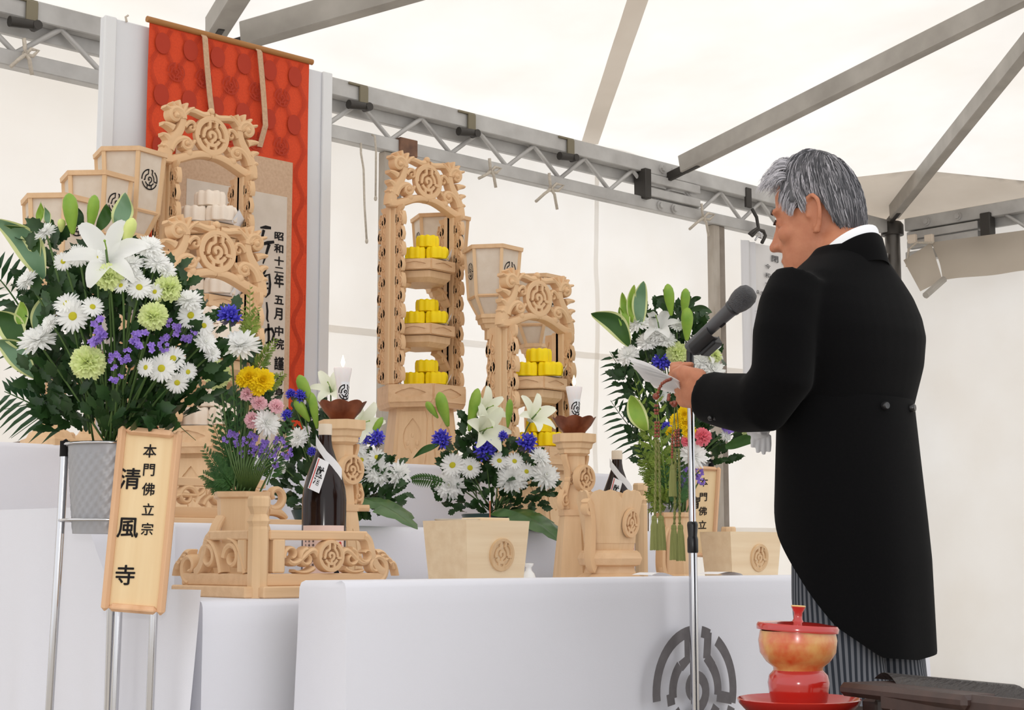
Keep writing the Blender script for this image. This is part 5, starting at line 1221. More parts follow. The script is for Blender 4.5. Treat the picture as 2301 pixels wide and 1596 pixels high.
tag(m.build('grass_blades', M_LEAF2, smooth=True), 'thin arching grass blades at the base of the largest bouquet', 'grass', kind='stuff')
# ---------------------------------------------------------------- bouquet in the hexagonal vase
WB = 'vase bouquet'; TB = at(540, 1100, y=2.98); TB_ = (TB - CAM).dot(FW); bB = (VB.location.x, VB.location.y, Z1 + .20)
arrange([('gent', 513, 700, 62, -.1, 1.0), ('mum', 540, 775, 92, .1, 1.4), ('gcarn', 488, 840, 64, .0, .2), ('ymum', 560, 848, 56, -.1, .5), ('ymum', 590, 855, 56, .3, .3), ('ymum', 545, 853, 36, -.5, .5), ('ymum', 578, 872, 40, .1, .2), ('pcarn', 556, 884, 34, -.3, .8), ('pcarn', 581, 904, 36, .1, .7), ('pcarn', 621, 913, 36, .5, .6), ('pcarn', 566, 943, 38, -.4, .5), ('mum', 600, 950, 68, .9, .4),
         ('stat', 516, 983, 42), ('stat', 538, 998, 30), ('stat', 561, 986, 40), ('stat', 582, 1000, 44), ('stat', 604, 1012, 54), ('stat', 626, 997, 40), ('stat', 646, 1015, 40), ('stat', 596, 1024, 38), ('stat', 565, 1019, 22), ('stat', 543, 1021, 20), ('stat', 589, 1053, 22), ('stat', 620, 1042, 24)], WB, bB, lambda u, v: TB_ - .03)
sprays('cypress_sprays', 'dark green feathery cypress sprays rising from the hexagonal vase', [(540, 1105, 500, 855), (535, 1105, 470, 930), (530, 1105, 455, 1005), (540, 1105, 530, 860), (545, 1105, 560, 900), (530, 1108, 480, 1050), (545, 1105, 515, 950), (525, 1105, 455, 1065), (540, 1105, 545, 960), (535, 1100, 490, 900), (600, 1090, 655, 935)], TB_ + .02, 46, M_CYP, 50, 24)
sprays('golden_cypress', 'yellow-green golden cypress sprays standing up behind the yellow chrysanthemums', [(560, 790, 562, 640), (560, 780, 545, 690), (575, 830, 622, 760), (575, 850, 600, 780), (590, 880, 640, 838), (555, 760, 580, 690)], TB_ + .03, 30, M_GOLD, 70, 20)
foliage('vase_leaves', 'dark leaves under the white chrysanthemum of the vase bouquet', bB, [(535, 810, 50, 28, TB_ + .02), (560, 930, 60, 60, TB_ + .04), (520, 720, 20, 30, TB_ + .02)], 60, .040, M_LEAF, 23, .03)
m = MB(); r_ = random.Random(4)
for i in range(16): 
    u1 = 505 + i * 9; m.tube([at(545 + i * 1.5, 1108, t=TB_ - .01), at(545 + (u1 - 545) * .55, 1050, t=TB_ - .04), at(u1, 985 + r_.uniform(0, 45), t=TB_ - .04)], [.0022, .0018, .0010], 5)
tag(m.build('statice_stems', M_STEM, smooth=True), 'bundle of thin green statice stems fanning out of the hexagonal vase', 'stems', kind='stuff')
# ---------------------------------------------------------------- low flower bowls on the middle step
def flower_bowl(label, u, y_):
    p = at(u, 1165, y=y_); m = MB(); m.lathe([(.05, 0), (.085, .01), (.10, .045), (.096, .047), (.08, .015), (.002, .012)], 28)
    tag(m.build('flower_bowl', mat('dark_teal_bowl', (34, 62, 58), .35), loc=(p.x, y_, Z2), smooth=50), label, 'bowl', 'low flower bowls'); return p
pc = flower_bowl('low dark teal bowl under the flowers behind the dark bottle', 735, 3.56); TC = (pc - CAM).dot(FW); bC = (pc.x, 3.56, Z2 + .04)
WC = 'bowl behind the bottle'
arrange([('gent', 676, 884, 36, .2, 1), ('gent', 651, 882, 30, -.3, 1), ('gent', 642, 930, 32, -.4, .8), ('gent', 734, 976, 44, 0, .6), ('gent', 816, 985, 38, .1, .6), ('gent', 846, 980, 50, .3, .7), ('gent', 700, 1014, 26, 0, .4),
         ('mum', 669, 984, 50, -.2, .3), ('mum', 850, 1060, 64, .2, .2), ('mum', 897, 1066, 62, 1.0, .1), ('mum', 804, 1004, 48, .3, .4), ('mum', 632, 1052, 26, -.4, .1), ('daisy', 812, 1034, 46, .1, .2), ('daisy', 846, 1028, 46, .5, .3),
         ('tlily', 740, 868, 78, -.2, .6, .05), ('tlily', 822, 950, 90, .9, .25)], WC, bC, lambda u, v: TC - .05)
for q in ((700, 908, 672, 843, 27, 'tall pale green lily bud beside the lit candle stand'), (694, 945, 664, 897, 24, 'drooping green lily bud nearer the pink carnations'), (712, 960, 700, 882, 20, 'slender green lily bud between the candle and blue gentians'), (832, 985, 860, 938, 16, 'tiny cream lily bud beyond the open trumpet lily')): lily_bud(*q[:5], TC - .03, q[5])
foliage('bowl_leaves', 'dark green leaves filling the bowl behind the bottle', bC, [(745, 1080, 120, 85, TC), (850, 1090, 60, 60, TC - .02), (690, 970, 60, 60, TC + .02), (740, 960, 40, 50, TC)], 420, .036, M_LEAF, 24, .07)
pd = flower_bowl('low dark teal bowl under the flowers behind the incense box', 1110, 3.56); TD = (pd - CAM).dot(FW); bD = (pd.x, 3.56, Z2 + .04)
WD = 'incense box bowl'
arrange([('gent', 990, 982, 56, -.2, .8), ('gent', 1090, 1006, 62, 0, .6), ('gent', 1187, 990, 56, .3, .8), ('gent', 1131, 976, 28, 0, .9),
         ('daisy', 1017, 1046, 62, -.2, .4), ('daisy', 1056, 1052, 54, .1, .3), ('daisy', 1122, 1036, 48, .1, .6), ('daisy', 1156, 1037, 46, .2, .5), ('daisy', 1183, 1060, 44, .3, .3),
         ('mum', 1010, 1090, 72, -.2, .1), ('mum', 1151, 1075, 74, 0, .3), ('mum', 1226, 1069, 68, .5, .5), ('mum', 1214, 1028, 52, .7, .9),
         ('tlily', 1098, 915, 84, .8, .5, .04), ('tlily', 1096, 962, 104, .7, .35), ('tlily', 1206, 930, 92, .75, .75)], WD, bD, lambda u, v: TD - .05)
for q in ((1006, 955, 987, 881, 28, 'thick pale green lily bud above the gentians in the incense box bowl'), (983, 938, 958, 903, 17, 'small green lily bud leaning out over the cake stand foot'), (1055, 965, 1074, 873, 26, 'long pale green lily bud between the trumpet lilies'), (1141, 958, 1146, 897, 17, 'narrow green lily bud standing alone before the shorter stand')): lily_bud(*q[:5], TD - .04, q[5])
foliage('bowl_leaves', 'dark green leaves filling the bowl behind the incense box', bD, [(1115, 1105, 130, 60, TD - .01), (1110, 1040, 110, 50, TD + .01), (1060, 980, 30, 40, TD + .01)], 420, .036, M_LEAF, 25, .07)
blade('narrow_leaf', 'dark narrow leaf pointing down over the carved stand pedestal', 990, 998, 926, 1031, 14, TD - .05, TD - .07, (0, .08), M_LEAF2); blade('narrow_leaf', 'dark rounded leaf standing behind the trumpet lilies', 1042, 965, 1046, 930, 18, TD, TD, (0, 0), M_LEAF)
frond('fern_frond', 'small dark fern frond reaching over the cloth step', [(1000, 1085, 0), (970, 1075, 0), (945, 1072, 0), (924, 1078, 0)], TD - .06, 20, 14, 5, M_LEAF2, .5, 'fern fronds'); frond('fern_frond', 'small dark fern frond hanging below the white chrysanthemums', [(800, 1120, 0), (806, 1135, 0), (812, 1150, 0), (814, 1166, 0)], TC - .07, 22, 12, 6, M_LEAF2, .5, 'fern fronds')
def monstera(label, u0, v0, u1, v1, wpx, t_, dr):
    a, b = at(u0, v0, t=t_), at(u1, v1, t=t_ - dr); d = b - a; w_ = wpx * t_ / F_PX / 2; sd = d.cross(Vector((0, 0, 1))).normalized(); out = []; n = 13; m = MB()
    prof = [(0, .1), (.04, .55), (.12, .85), (.24, 1.0), (.34, .98), (.38, .62), (.44, .95), (.55, .88), (.60, .5), (.66, .78), (.78, .55), (.82, .34), (.90, .30), (1.0, .02)]
    for sg in (-1, 1):
        vs = []
        for f, q in prof:
            c = a + d * f + Vector((0, 0, .10 * d.length * math.sin(pi * f))); vs += [c, c + sd * sg * w_ * q * .5 + Vector((0, 0, w_ * .12 * q)), c + sd * sg * w_ * q - Vector((0, 0, w_ * .10 * q))]
        m.add(vs, [(i * 3 + j, i * 3 + j + 1, i * 3 + j + 4, i * 3 + j + 3) for i in range(len(prof) - 1) for j in (0, 1)])
    return tag(m.build('monstera_leaf', mat('monstera_green', (70, 104, 50), .35, spec=.5, noise_scale=20, rgb2=(48, 84, 36)), smooth=True), label, 'leaf', 'monstera leaves')
monstera('large notched glossy leaf hanging over the step behind the dark bottle', 775, 1128, 938, 1190, 150, TC - .08, .20); monstera('large notched glossy leaf hanging over the step behind the offering box', 1130, 1150, 1262, 1220, 150, TD - .08, .18)
# ---------------------------------------------------------------- bouquet of the second chrome stand and of the second vase
WE = 'bouquet behind the microphone'; bE = (ce.x, ce.y, ztE - .03); tE = TE - .08
arrange([('mum', 1432, 725, 56, -.4, 1.0), ('mum', 1411, 798, 56, -.5, .9), ('mum', 1456, 768, 54, -.1, 1.0), ('mum', 1497, 763, 50, .2, .9), ('mum', 1476, 752, 44, .1, 1.2), ('mum', 1577, 813, 50, .2, .6), ('mum', 1602, 830, 62, .5, .6), ('mum', 1522, 732, 34, .1, 1), ('mum', 1490, 890, 32, -.2, .5), ('mum', 1631, 979, 30, .8, .3),
         ('gcarn', 1523, 792, 54, .1, .4), ('gcarn', 1606, 800, 34, .5, .4), ('gcarn', 1680, 960, 36, .8, .3), ('gent', 1485, 808, 52, -.2, .5), ('gent', 1498, 957, 28, 0, .3), ('stat', 1637, 962, 36), ('lily', 1478, 722, 84, -.3, 1.1), ('lily', 1597, 782, 60, .6, .8)], WE, bE, lambda u, v: tE)
for q in ((1508, 706, 1500, 638, 24, 'tallest green lily bud above the rosary bouquet'), (1537, 710, 1541, 648, 22, 'green lily bud beside the tallest one behind the microphone'), (1543, 762, 1543, 690, 28, 'fat green lily bud just above the microphone clip')): lily_bud(*q[:5], tE - .02, q[5])
for (u0, v0, u1, v1, w_, l_, mt, ed, bd) in ((1438, 730, 1446, 632, 36, 'upright grey-green cream-edged leaf topping the bouquet behind the microphone', M_BLUEL, M_EDGE, (-.05, 0)), (1420, 725, 1425, 640, 22, 'pale upright leaf next to the topping leaf', M_BUD, M_EDGE, (-.05, 0)), (1410, 742, 1398, 657, 22, 'lime leaf leaning towards the lanterns behind the microphone', M_BUD, M_EDGE, (0, 0)),
        (1414, 776, 1328, 704, 48, 'broad cream-edged leaf stretching sideways towards the lit candle', M_LEAF2, M_EDGE, (.1, .12)), (1404, 745, 1392, 690, 16, 'thin lime leaf below the leaning leaf', M_BUD, None, (0, 0)), (1630, 1005, 1704, 984, 28, 'dark pointed leaf beside the white gloves', M_LEAF2, None, (0, .05)), (1515, 690, 1470, 668, 16, 'dark curved leaf crossing behind the lily buds', M_LEAF, None, (0, .12)), (1545, 700, 1600, 702, 16, 'dark curved leaf near the post behind the microphone', M_LEAF, None, (0, .16)), (1540, 690, 1575, 668, 14, 'short dark leaf above the microphone head', M_LEAF, None, (0, .1)), (1520, 700, 1490, 650, 14, 'dark leaf between the two tallest buds', M_LEAF, None, (0, 0))):
    blade('broad_leaf', l_, u0, v0, u1, v1, w_, tE - .01, tE - .02, bd, mt, ed, 'leaf', 0, VL)
foliage('bouquet_leaves', 'dense dark leaves filling the bouquet behind the microphone', bE, [(1510, 860, 120, 130, TE), (1500, 740, 90, 60, TE + .02), (1600, 960, 80, 90, TE), (1500, 990, 90, 70, TE + .02)], 620, .046, M_LEAF, 26, .10)
for i, (pts, l_) in enumerate((([(1480, 960, 0), (1440, 900, 0), (1405, 850, 0), (1370, 790, 0)], 'upper dark palm frond behind the lit candle'), ([(1490, 1040, 0), (1450, 1000, 0), (1410, 960, 0), (1372, 900, 0)], 'lower dark palm frond above the dark bottle'))): frond('palm_frond', l_, pts, TE + .03, 62, 12, 7, M_PALM, .8, 'palm fronds')
pE2 = VE.location; TE2 = (Vector((pE2.x, pE2.y, .98)) - CAM).dot(FW); bE2 = (pE2.x, pE2.y, Z1 + .18); WF = 'bouquet behind the rosary'
arrange([('ymum', 1522, 946, 36), ('ymum', 1541, 951, 38), ('ymum', 1538, 931, 36), ('ymum', 1548, 969, 34), ('ymum', 1508, 971, 26), ('rcarn', 1579, 981, 40, .3, .4), ('rcarn', 1543, 991, 28, -.2, .4), ('mum', 1557, 1022, 74, .5, .9), ('stat', 1542, 1068, 36), ('stat', 1575, 1078, 32), ('stat', 1538, 1091, 22), ('stat', 1571, 1060, 24)], WF, bE2, TE2 + .0)
sprays('golden_cypress', 'yellow-green cypress sprays between the palm fronds and the rosary', [(1500, 1120, 1425, 850), (1500, 1130, 1440, 920), (1500, 1130, 1470, 840), (1500, 1130, 1430, 990), (1505, 1135, 1455, 1060), (1500, 1130, 1480, 950), (1510, 1140, 1500, 1000), (1505, 1140, 1462, 1110)], TE2 + .02, 50, M_GOLD, 90, 22)
sprays('cypress_sprays', 'dark green cypress sprays behind the rosary tassels', [(1510, 1140, 1510, 960), (1515, 1140, 1530, 1000), (1515, 1140, 1545, 1060), (1510, 1140, 1490, 1040)], TE2 + .01, 40, M_CYP, 110, 20)
blade('broad_leaf', 'cream-edged lime leaf standing beside the rosary', 1452, 968, 1418, 888, 42, TE2 - .02, TE2 - .03, (-.05, 0), M_BUD, M_EDGE, 'leaf', 0, VL)
# ================================================================ the man at the microphone
PT = 3.20
o_ = at(1905, 1250, t=PT); PO = Vector((o_.x, o_.y, 0))
M_SKIN = mat('sun_tanned_skin', (196, 132, 100), .5, spec=.35, noise_scale=40, rgb2=(184, 118, 88), sss=.12, bump=.05, bump_scale=160)
M_COAT = mat('black_wool_coat', (8, 8, 9), .9, spec=.08, bump=.08, bump_scale=700, sheen=.03)
M_SHIRT = mat('white_shirt', (244, 245, 248), .6)
def ell(cx, cy, z, rx, ry, n=40, p=2.3):
    return [(cx + rx * math.copysign(abs(math.cos(2 * pi * k / n)) ** (2 / p), math.cos(2 * pi * k / n)), cy + ry * math.copysign(abs(math.sin(2 * pi * k / n)) ** (2 / p), math.sin(2 * pi * k / n)), z) for k in range(n)]
# ---- body: head, neck, trunk, arms, hands, legs as one surface
HM = Matrix.Translation((.008, .052, 1.566)) @ Matrix.Rotation(R(17), 4, 'Z') @ Matrix.Rotation(R(-9), 4, 'X') @ Matrix.Diagonal((.92, .92, 1.05, 1.0))
b = MB()
sl = [(-.128, .030, .082, .024), (-.116, -.005, .096, .042), (-.092, -.040, .101, .056), (-.066, -.062, .101, .063), (-.035, -.078, .098, .068), (0, -.090, .092, .0715), (.03, -.097, .097, .0735), (.06, -.099, .094, .073), (.085, -.093, .080, .066), (.105, -.076, .056, .051), (.117, -.045, .020, .028)]
b.loft([ell(0, (y0 * .90 + y1) / 2, z, w_, (y1 - y0 * .90) / 2, 32, 2.15) for z, y0, y1, w_ in sl], True, True, HM)
# nose, lips, chin, brow, cheeks
b.loft([[(-.008, .090, .022), (.008, .090, .022), (.006, .100, .024), (-.006, .100, .024)], [(-.010, .088, .0), (.010, .088, .0), (.006, .108, .0), (-.006, .108, .0)], [(-.016, .085, -.026), (.016, .085, -.026), (.008, .123, -.026), (-.008, .123, -.026)], [(-.019, .085, -.040), (.019, .085, -.040), (.010, .124, -.040), (-.010, .124, -.040)], [(-.014, .085, -.050), (.014, .085, -.050), (.007, .108, -.049), (-.007, .108, -.049)]], True, True, HM)
b.ball((0, .122, -.036), (.012, .010, .011), 12, 8, HM)
for sg in (-1, 1):
    b.ball((sg * .016, .104, -.040), (.009, .012, .008), 10, 6, HM); b.ball((sg * .032, .086, .026), (.026, .014, .008), 12, 6, HM); b.ball((sg * .044, .066, -.025), (.024, .026, .022), 12, 8, HM); b.ball((sg * .030, .086, .004), (.016, .012, .010), 10, 6, HM)
    # ear
    e = HM @ Matrix.Translation((sg * .074, -.012, -.008)) @ Matrix.Rotation(sg * R(18), 4, 'Z')
    b.ball((0, 0, .002), (.0055, .019, .033), 12, 8, e)
    b.tube([(sg * .006, .014, -.004), (sg * .008, .017, .016), (sg * .010, .008, .034), (sg * .013, -.010, .037), (sg * .014, -.023, .024), (sg * .012, -.022, .002), (sg * .009, -.013, -.020), (sg * .007, -.002, -.036), (sg * .004, .010, -.032)], [.0055, .006, .006, .006, .006, .0055, .0055, .008, .006], 8, M=e)
b.ball((0, .098, -.070), (.022, .010, .007), 12, 6, HM); b.ball((0, .096, -.084), (.019, .010, .007), 12, 6, HM); b.ball((0, .080, -.115), (.024, .020, .016), 12, 8, HM)
nb = HM @ Vector((0, -.035, -.06))
b.tube([nb + Vector((0, 0, .03)), nb, (0.005, -.015, 1.46), (0, -.02, 1.40)], [.055, .058, .064, .08], 20)
b.loft([ell(0, -.005, z, rx, ry, 32) for z, rx, ry in ((.93, .15, .11), (1.02, .15, .105), (1.15, .145, .10), (1.30, .150, .095), (1.36, .13, .085), (1.41, .095, .07), (1.45, .07, .06))])
ARM_L = [(-.150, -.01, 1.35), (-.200, -.015, 1.29), (-.218, -.01, 1.185), (-.213, .05, 1.165), (-.202, .13, 1.178), (-.190, .205, 1.196)]
ARM_R = [(.140, -.01, 1.35), (.180, .01, 1.31), (.182, .05, 1.21), (.155, .13, 1.20), (.08, .23, 1.205), (-.03, .305, 1.215)]
b.tube(ARM_L, [.036, .042, .042, .041, .034, .026], 14); b.tube(ARM_R, [.036, .040, .042, .041, .034, .026], 14)
for sg in (-1, 1): b.tube([(sg * .072 + .006, -.025, .98), (sg * .074 + .006, -.028, .75), (sg * .074 + .006, -.03, .50), (sg * .074 + .006, -.035, .30), (sg * .076, -.03, .10), (sg * .078, -.02, .05)], [.075, .066, .055, .05, .04, .045], 14); b.ball((sg * .085, .03, .045), (.045, .13, .04), 12, 8)
def hand(wr, fwd, up_, out, spread):
    """wrist, finger direction, back-of-hand normal, thumb side"""
    wr, f, u, o = Vector(wr), Vector(fwd).normalized(), Vector(up_).normalized(), Vector(out).normalized()
    pc = wr + f * .034
    M = Matrix(((o.x, f.x, u.x, pc.x), (o.y, f.y, u.y, pc.y), (o.z, f.z, u.z, pc.z), (0, 0, 0, 1)))
    b.ball((0, 0, 0), (.040, .044, .021), 14, 10, M); b.ball((.022, -.010, -.004), (.020, .028, .018), 10, 8, M)
    for i, (x, L) in enumerate(((.028, .072), (.009, .080), (-.011, .075), (-.029, .060))):
        k = wr + f * .070 + o * x + u * .003
        p1 = k + f * L * .26 - u * L * .14; p2 = p1 - f * L * .04 - u * L * .42; p3 = p2 - f * L * .30 - u * L * .06
        b.tube([k - f * .03, k, p1, p2, p3], [.0105, .0105, .0095, .0088, .0075], 10)
    k = wr + f * .034 + o * .034; p1 = k + f * .034 + o * .002 - u * .004; p2 = p1 + f * .030 - o * .010 - u * .004
    b.tube([wr + f * .01 + o * .018, k, p1, p2], [.015, .0135, .0115, .009], 10)
hand((-.188, .208, 1.198), (.10, 1.0, .16), (-.72, .0, -.55), (-.20, -.10, 1.0), 1)
hand((-.034, .308, 1.216), (-.62, .78, .10), (.45, .35, -.80), (.45, .55, .70), 1)
me = remeshed(b, 'body', .0042, 5); me.materials.append(M_SKIN)
MAN = bpy.data.objects.new('person', me); COL.objects.link(MAN); MAN.location = PO
tag(MAN, 'grey-haired man in a black tailcoat reading from white papers into the microphone', 'person')
def pm(mb_, name, m_, smooth=True): return mb_.build(name, m_, MAN, smooth=smooth)
# eye slit, brow
m = MB()
for sg in (-1, 1):
    m.tube([HM @ Vector((sg * .046, .090, .008)), HM @ Vector((sg * .032, .100, .004)), HM @ Vector((sg * .018, .099, .006))], [.0016, .0024, .0012], 6)
tag(pm(m, 'eyelids', mat('dark_lash', (58, 40, 34), .7)), kind='stuff')
m = MB()
for sg in (-1, 1):
    for i in range(14): x = .018 + i * .0025; m.tube([HM @ Vector((sg * x, .104 - max(0, x - .03) * .5, .026)), HM @ Vector((sg * (x + .006), .103 - max(0, x - .028) * .6, .031))], [.0012, .0004], 4)
tag(pm(m, 'eyebrows', mat('grey_brow', (120, 112, 110), .8)), kind='stuff')
# ---- hair: cap and strands combed from the whorl
HC = Vector((0, .002, .008)); HR = Vector((.0765, .094, .121)); WH = Vector((0, -.045, .10)).normalized()
def scalp(n_): return HC + Vector((n_.x * HR.x, n_.y * HR.y, n_.z * HR.z))
def hairline(n_):
    az = math.degrees(math.atan2(abs(n_.x), n_.y))           # 0 forward, 180 back
    pts = [(0, .60), (30, .57), (48, .48), (60, .26), (70, .06), (82, .04), (92, .32), (106, .24), (120, -.25), (140, -.55), (180, -.66)]
    for (a0, z0), (a1, z1) in zip(pts, pts[1:]):
        if a0 <= az <= a1: return z0 + (z1 - z0) * (az - a0) / (a1 - a0)
    return -.7
hr = random.Random(5)
cap_ = MB(); n1, n2 = 56, 30; ok = {}
vs = []; fs = []
for j in range(n2 + 1):
    for i in range(n1):
        az = 2 * pi * i / n1; zt_ = 1.0 - (1.0 - hairline(Vector((math.sin(az), math.cos(az), 0)))) * j / n2; rr = math.sqrt(max(0, 1 - zt_ * zt_)); n_ = Vector((math.sin(az) * rr, math.cos(az) * rr, zt_))
        th = .0165 * (1 if j < n2 - 2 else .25) + .012 * max(0, n_.y) * max(0, n_.z); vs.append(HM @ (scalp(n_) + Vector((n_.x, n_.y, n_.z)) * (th - .004)))
for j in range(n2):
    for i in range(n1): fs.append((j * n1 + i, j * n1 + (i + 1) % n1, (j + 1) * n1 + (i + 1) % n1, (j + 1) * n1 + i))
cap_.add(vs, fs)
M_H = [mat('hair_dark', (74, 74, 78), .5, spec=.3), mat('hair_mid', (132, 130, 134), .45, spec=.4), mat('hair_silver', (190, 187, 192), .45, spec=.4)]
HAIR = cap_.build('hair', mat('hair_base', (96, 95, 98), .7, noise_scale=60, rgb2=(70, 70, 74)), MAN, smooth=True)
sets = [MB(), MB(), MB()]
cnt = 0
while cnt < 6500:
    n_ = Vector((hr.gauss(0, 1), hr.gauss(0, 1), hr.gauss(0, 1))).normalized()
    if n_.z < hairline(n_) + .02: continue
    cnt += 1
    edge = n_.z - hairline(n_); p = scalp(n_) * 1.0; path = []; cur = n_.copy(); L = hr.uniform(.030, .062); lift = hr.uniform(.004, .013) * (1 if edge > .25 else .6); seg = 6; sw = hr.uniform(-.35, .35); fr = max(0, n_.y) * max(0, n_.z + .2)
    if fr > .5: L *= 1.35; lift *= 1.5
    elif n_.z < .0: L *= .6; lift *= .6
    L = min(L, .016 + max(0, edge) * .085)
    if n_.y > .30 and n_.z > .50:                      # the front lock sweeps forward past the forehead
        L = hr.uniform(.022, .046) * (1.0 if n_.z > .55 else .75); d = Vector((n_.x * .35 + sw * .25, .95, .16 - .40 * abs(n_.x) - hr.uniform(0, .22))).normalized(); p0_ = scalp(n_) + n_ * .006
        for k in range(seg + 1):
            f = k / seg; path.append(HM @ (p0_ + d * L * f + n_ * (.016 * math.sin(f * pi * .7)) + Vector((0, 0, -.010 * f * f))))
        seg = -1
    for k in range(seg + 1):
        f = k / seg; path.append(HM @ (scalp(cur) + cur * (.003 + lift * math.sin(min(1, f * 1.25) * pi * .62) + (.012 * fr * f))))
        d = (cur - WH * cur.dot(WH)); d = d.normalized() if d.length > .05 else Vector((0, 1, 0)); d = (d + Vector((0, .30 if n_.y > .2 else -.20, -.45)) + cur.cross(d) * sw * .8 + Vector((.12 * hr.uniform(-1, 1), .12 * hr.uniform(-1, 1), .12 * hr.uniform(-1, 1)))); d -= cur * d.dot(cur); d.normalize()
        cur = (cur + d * (L / seg) / .10).normalized()
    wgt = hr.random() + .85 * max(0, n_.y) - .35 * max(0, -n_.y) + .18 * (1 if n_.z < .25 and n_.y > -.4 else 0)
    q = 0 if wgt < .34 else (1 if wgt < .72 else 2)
    sets[q].tube(path, [.0008, .0010, .0010, .0009, .0008, .0005, .0002], 3, cap=False)
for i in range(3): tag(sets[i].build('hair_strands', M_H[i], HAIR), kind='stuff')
# ---- shirt collar
m = MB(); cb = Vector((.003, -.012, 1.47)); n = 32
def colr(dz, dr): return [(cb.x + (.062 + dr) * math.sin(2 * pi * k / n), cb.y - .006 + (.064 + dr) * math.cos(2 * pi * k / n), cb.z + dz - .075 * (1 + math.cos(2 * pi * k / n)) / 2 + .038) for k in range(n)]
m.loft([colr(-.04, .004), colr(.018, .0), colr(.022, -.002), colr(.018, -.005), colr(-.04, -.004)], False, False); pm(m, 'shirt_collar', M_SHIRT, 60)
# ---- tailcoat: shoulders, sleeves, waist and cut-away skirt
c = MB()
rings = [ell(.003, -.018, 1.492, .062, .062), ell(.002, -.016, 1.470, .078, .074), ell(0, -.014, 1.448, .108, .084), ell(0, -.014, 1.424, .145, .090), ell(0, -.014, 1.392, .180, .100), ell(0, -.015, 1.35, .200, .112), ell(0, -.014, 1.31, .204, .122), ell(0, -.010, 1.25, .194, .124), ell(0, -.006, 1.19, .174, .116), ell(0, -.004, 1.155, .164, .110), ell(0, -.008, 1.10, .160, .106)]
c.loft(rings)
c.tube([(-.160, -.012, 1.395), (-.192, -.014, 1.345), (-.214, -.015, 1.29), (-.222, -.012, 1.205), (-.218, .040, 1.160), (-.209, .10, 1.164), (-.199, .155, 1.174), (-.192, .196, 1.184)], [.060, .064, .063, .062, .063, .060, .056, .054], 20)
c.tube([(.140, -.012, 1.395), (.160, .004, 1.34), (.165, .020, 1.28), (.168, .055, 1.205), (.150, .12, 1.190), (.10, .21, 1.196), (.01, .28, 1.208)], [.052, .052, .052, .054, .054, .050, .047], 20)
for sg in (-1, 1): c.ball((sg * (.158 if sg < 0 else .142), -.012, 1.372), (.056, .062, .050), 16, 10)
me = remeshed(c, 'tailcoat', .0065, 8); me.materials.append(M_COAT); COAT = link('tailcoat', me, None, MAN)
# open skirt of the coat, longer at the back
ZB = [(0, 1.01), (36, .995), (48, .965), (62, .905), (91, .815), (118, .726), (149, .668), (180, .660)]
def zbot(th):
    for (a0, z0), (a1, z1) in zip(ZB, ZB[1:]):
        if a0 <= th <= a1: return z0 + (z1 - z0) * (th - a0) / (a1 - a0)
    return .66
m = MB(); n = 96; rings = []
for off in (0, 1):
    sq = range(15) if off == 0 else reversed(range(15))
    for j in sq:
        f = j / 14; ring = []
        for k in range(n):
            th = 2 * pi * k / n; deg = abs((math.degrees(th) + 180) % 360 - 180); z = 1.175 + (zbot(deg) - 1.175) * f; dn = (1.175 - z) / .515
            rx, ry = .172 + .010 * min(1, dn * 2.2), .117 + .024 * min(1, dn * 1.6); rr = 1 - off * .03
            fl = 1 + .018 * math.sin(th * 7 + 1) * dn
            ring.append((-math.sin(th) * rx * rr * fl, -.006 - .010 * dn + math.cos(th) * ry * rr * fl, z))
        rings.append(ring)
m.loft(rings, False, False); m.build('coat_tails', M_COAT, COAT, smooth=50)
# collar of the coat
m = MB()
def lap(dz, dr): return [((.068 + dr) * math.sin(2 * pi * k / n), -.018 + (.070 + dr) * math.cos(2 * pi * k / n), 1.478 + dz - .085 * (1 + math.cos(2 * pi * k / n)) / 2 + .020) for k in range(n)]
m.loft([lap(-.045, .016), lap(-.02, .011), lap(.010, .004), lap(.014, .000), lap(.010, -.003), lap(-.03, .0)], False, False); m.build('coat_collar', M_COAT, COAT, smooth=60)
# waist and cuff buttons
M_BTN = mat('black_button', (34, 33, 34), .25, spec=.6)
def surf(u, v, c_, rx, ry):
    lo, hi = 2.6, 3.4
    for _ in range(40):
        t_ = (lo + hi) / 2; q = at(u, v, t=t_) - PO; ins = ((q.x - c_[0]) / rx) ** 2 + ((q.y - c_[1]) / ry) ** 2 < 1
        if ins: hi = t_
        else: lo = t_
    return at(u, v, t=lo) - PO
for u, v in ((1986, 912), (2046, 917)):
    q = surf(u, v, (0, -.006), .172, .120); d = Vector((q.x / .172 ** 2, (q.y + .006) / .12 ** 2, 0)).normalized(); m = MB(); m.lathe([(.0085, -.004), (.0085, .003), (.0065, .006), (.001, .0055)], 14, facing_M(d)); m.build('waist_button', M_BTN, COAT, smooth=50, loc=q + d * .004)
for i in range(4):
    q = at(1596 + i * 11, 940 - i * 1.2, t=PT - .035 + .0015 * i) - PO; m = MB(); m.ball((0, 0, 0), .0055, 8, 5); m.build('cuff_button', M_BTN, COAT, smooth=True, loc=q)
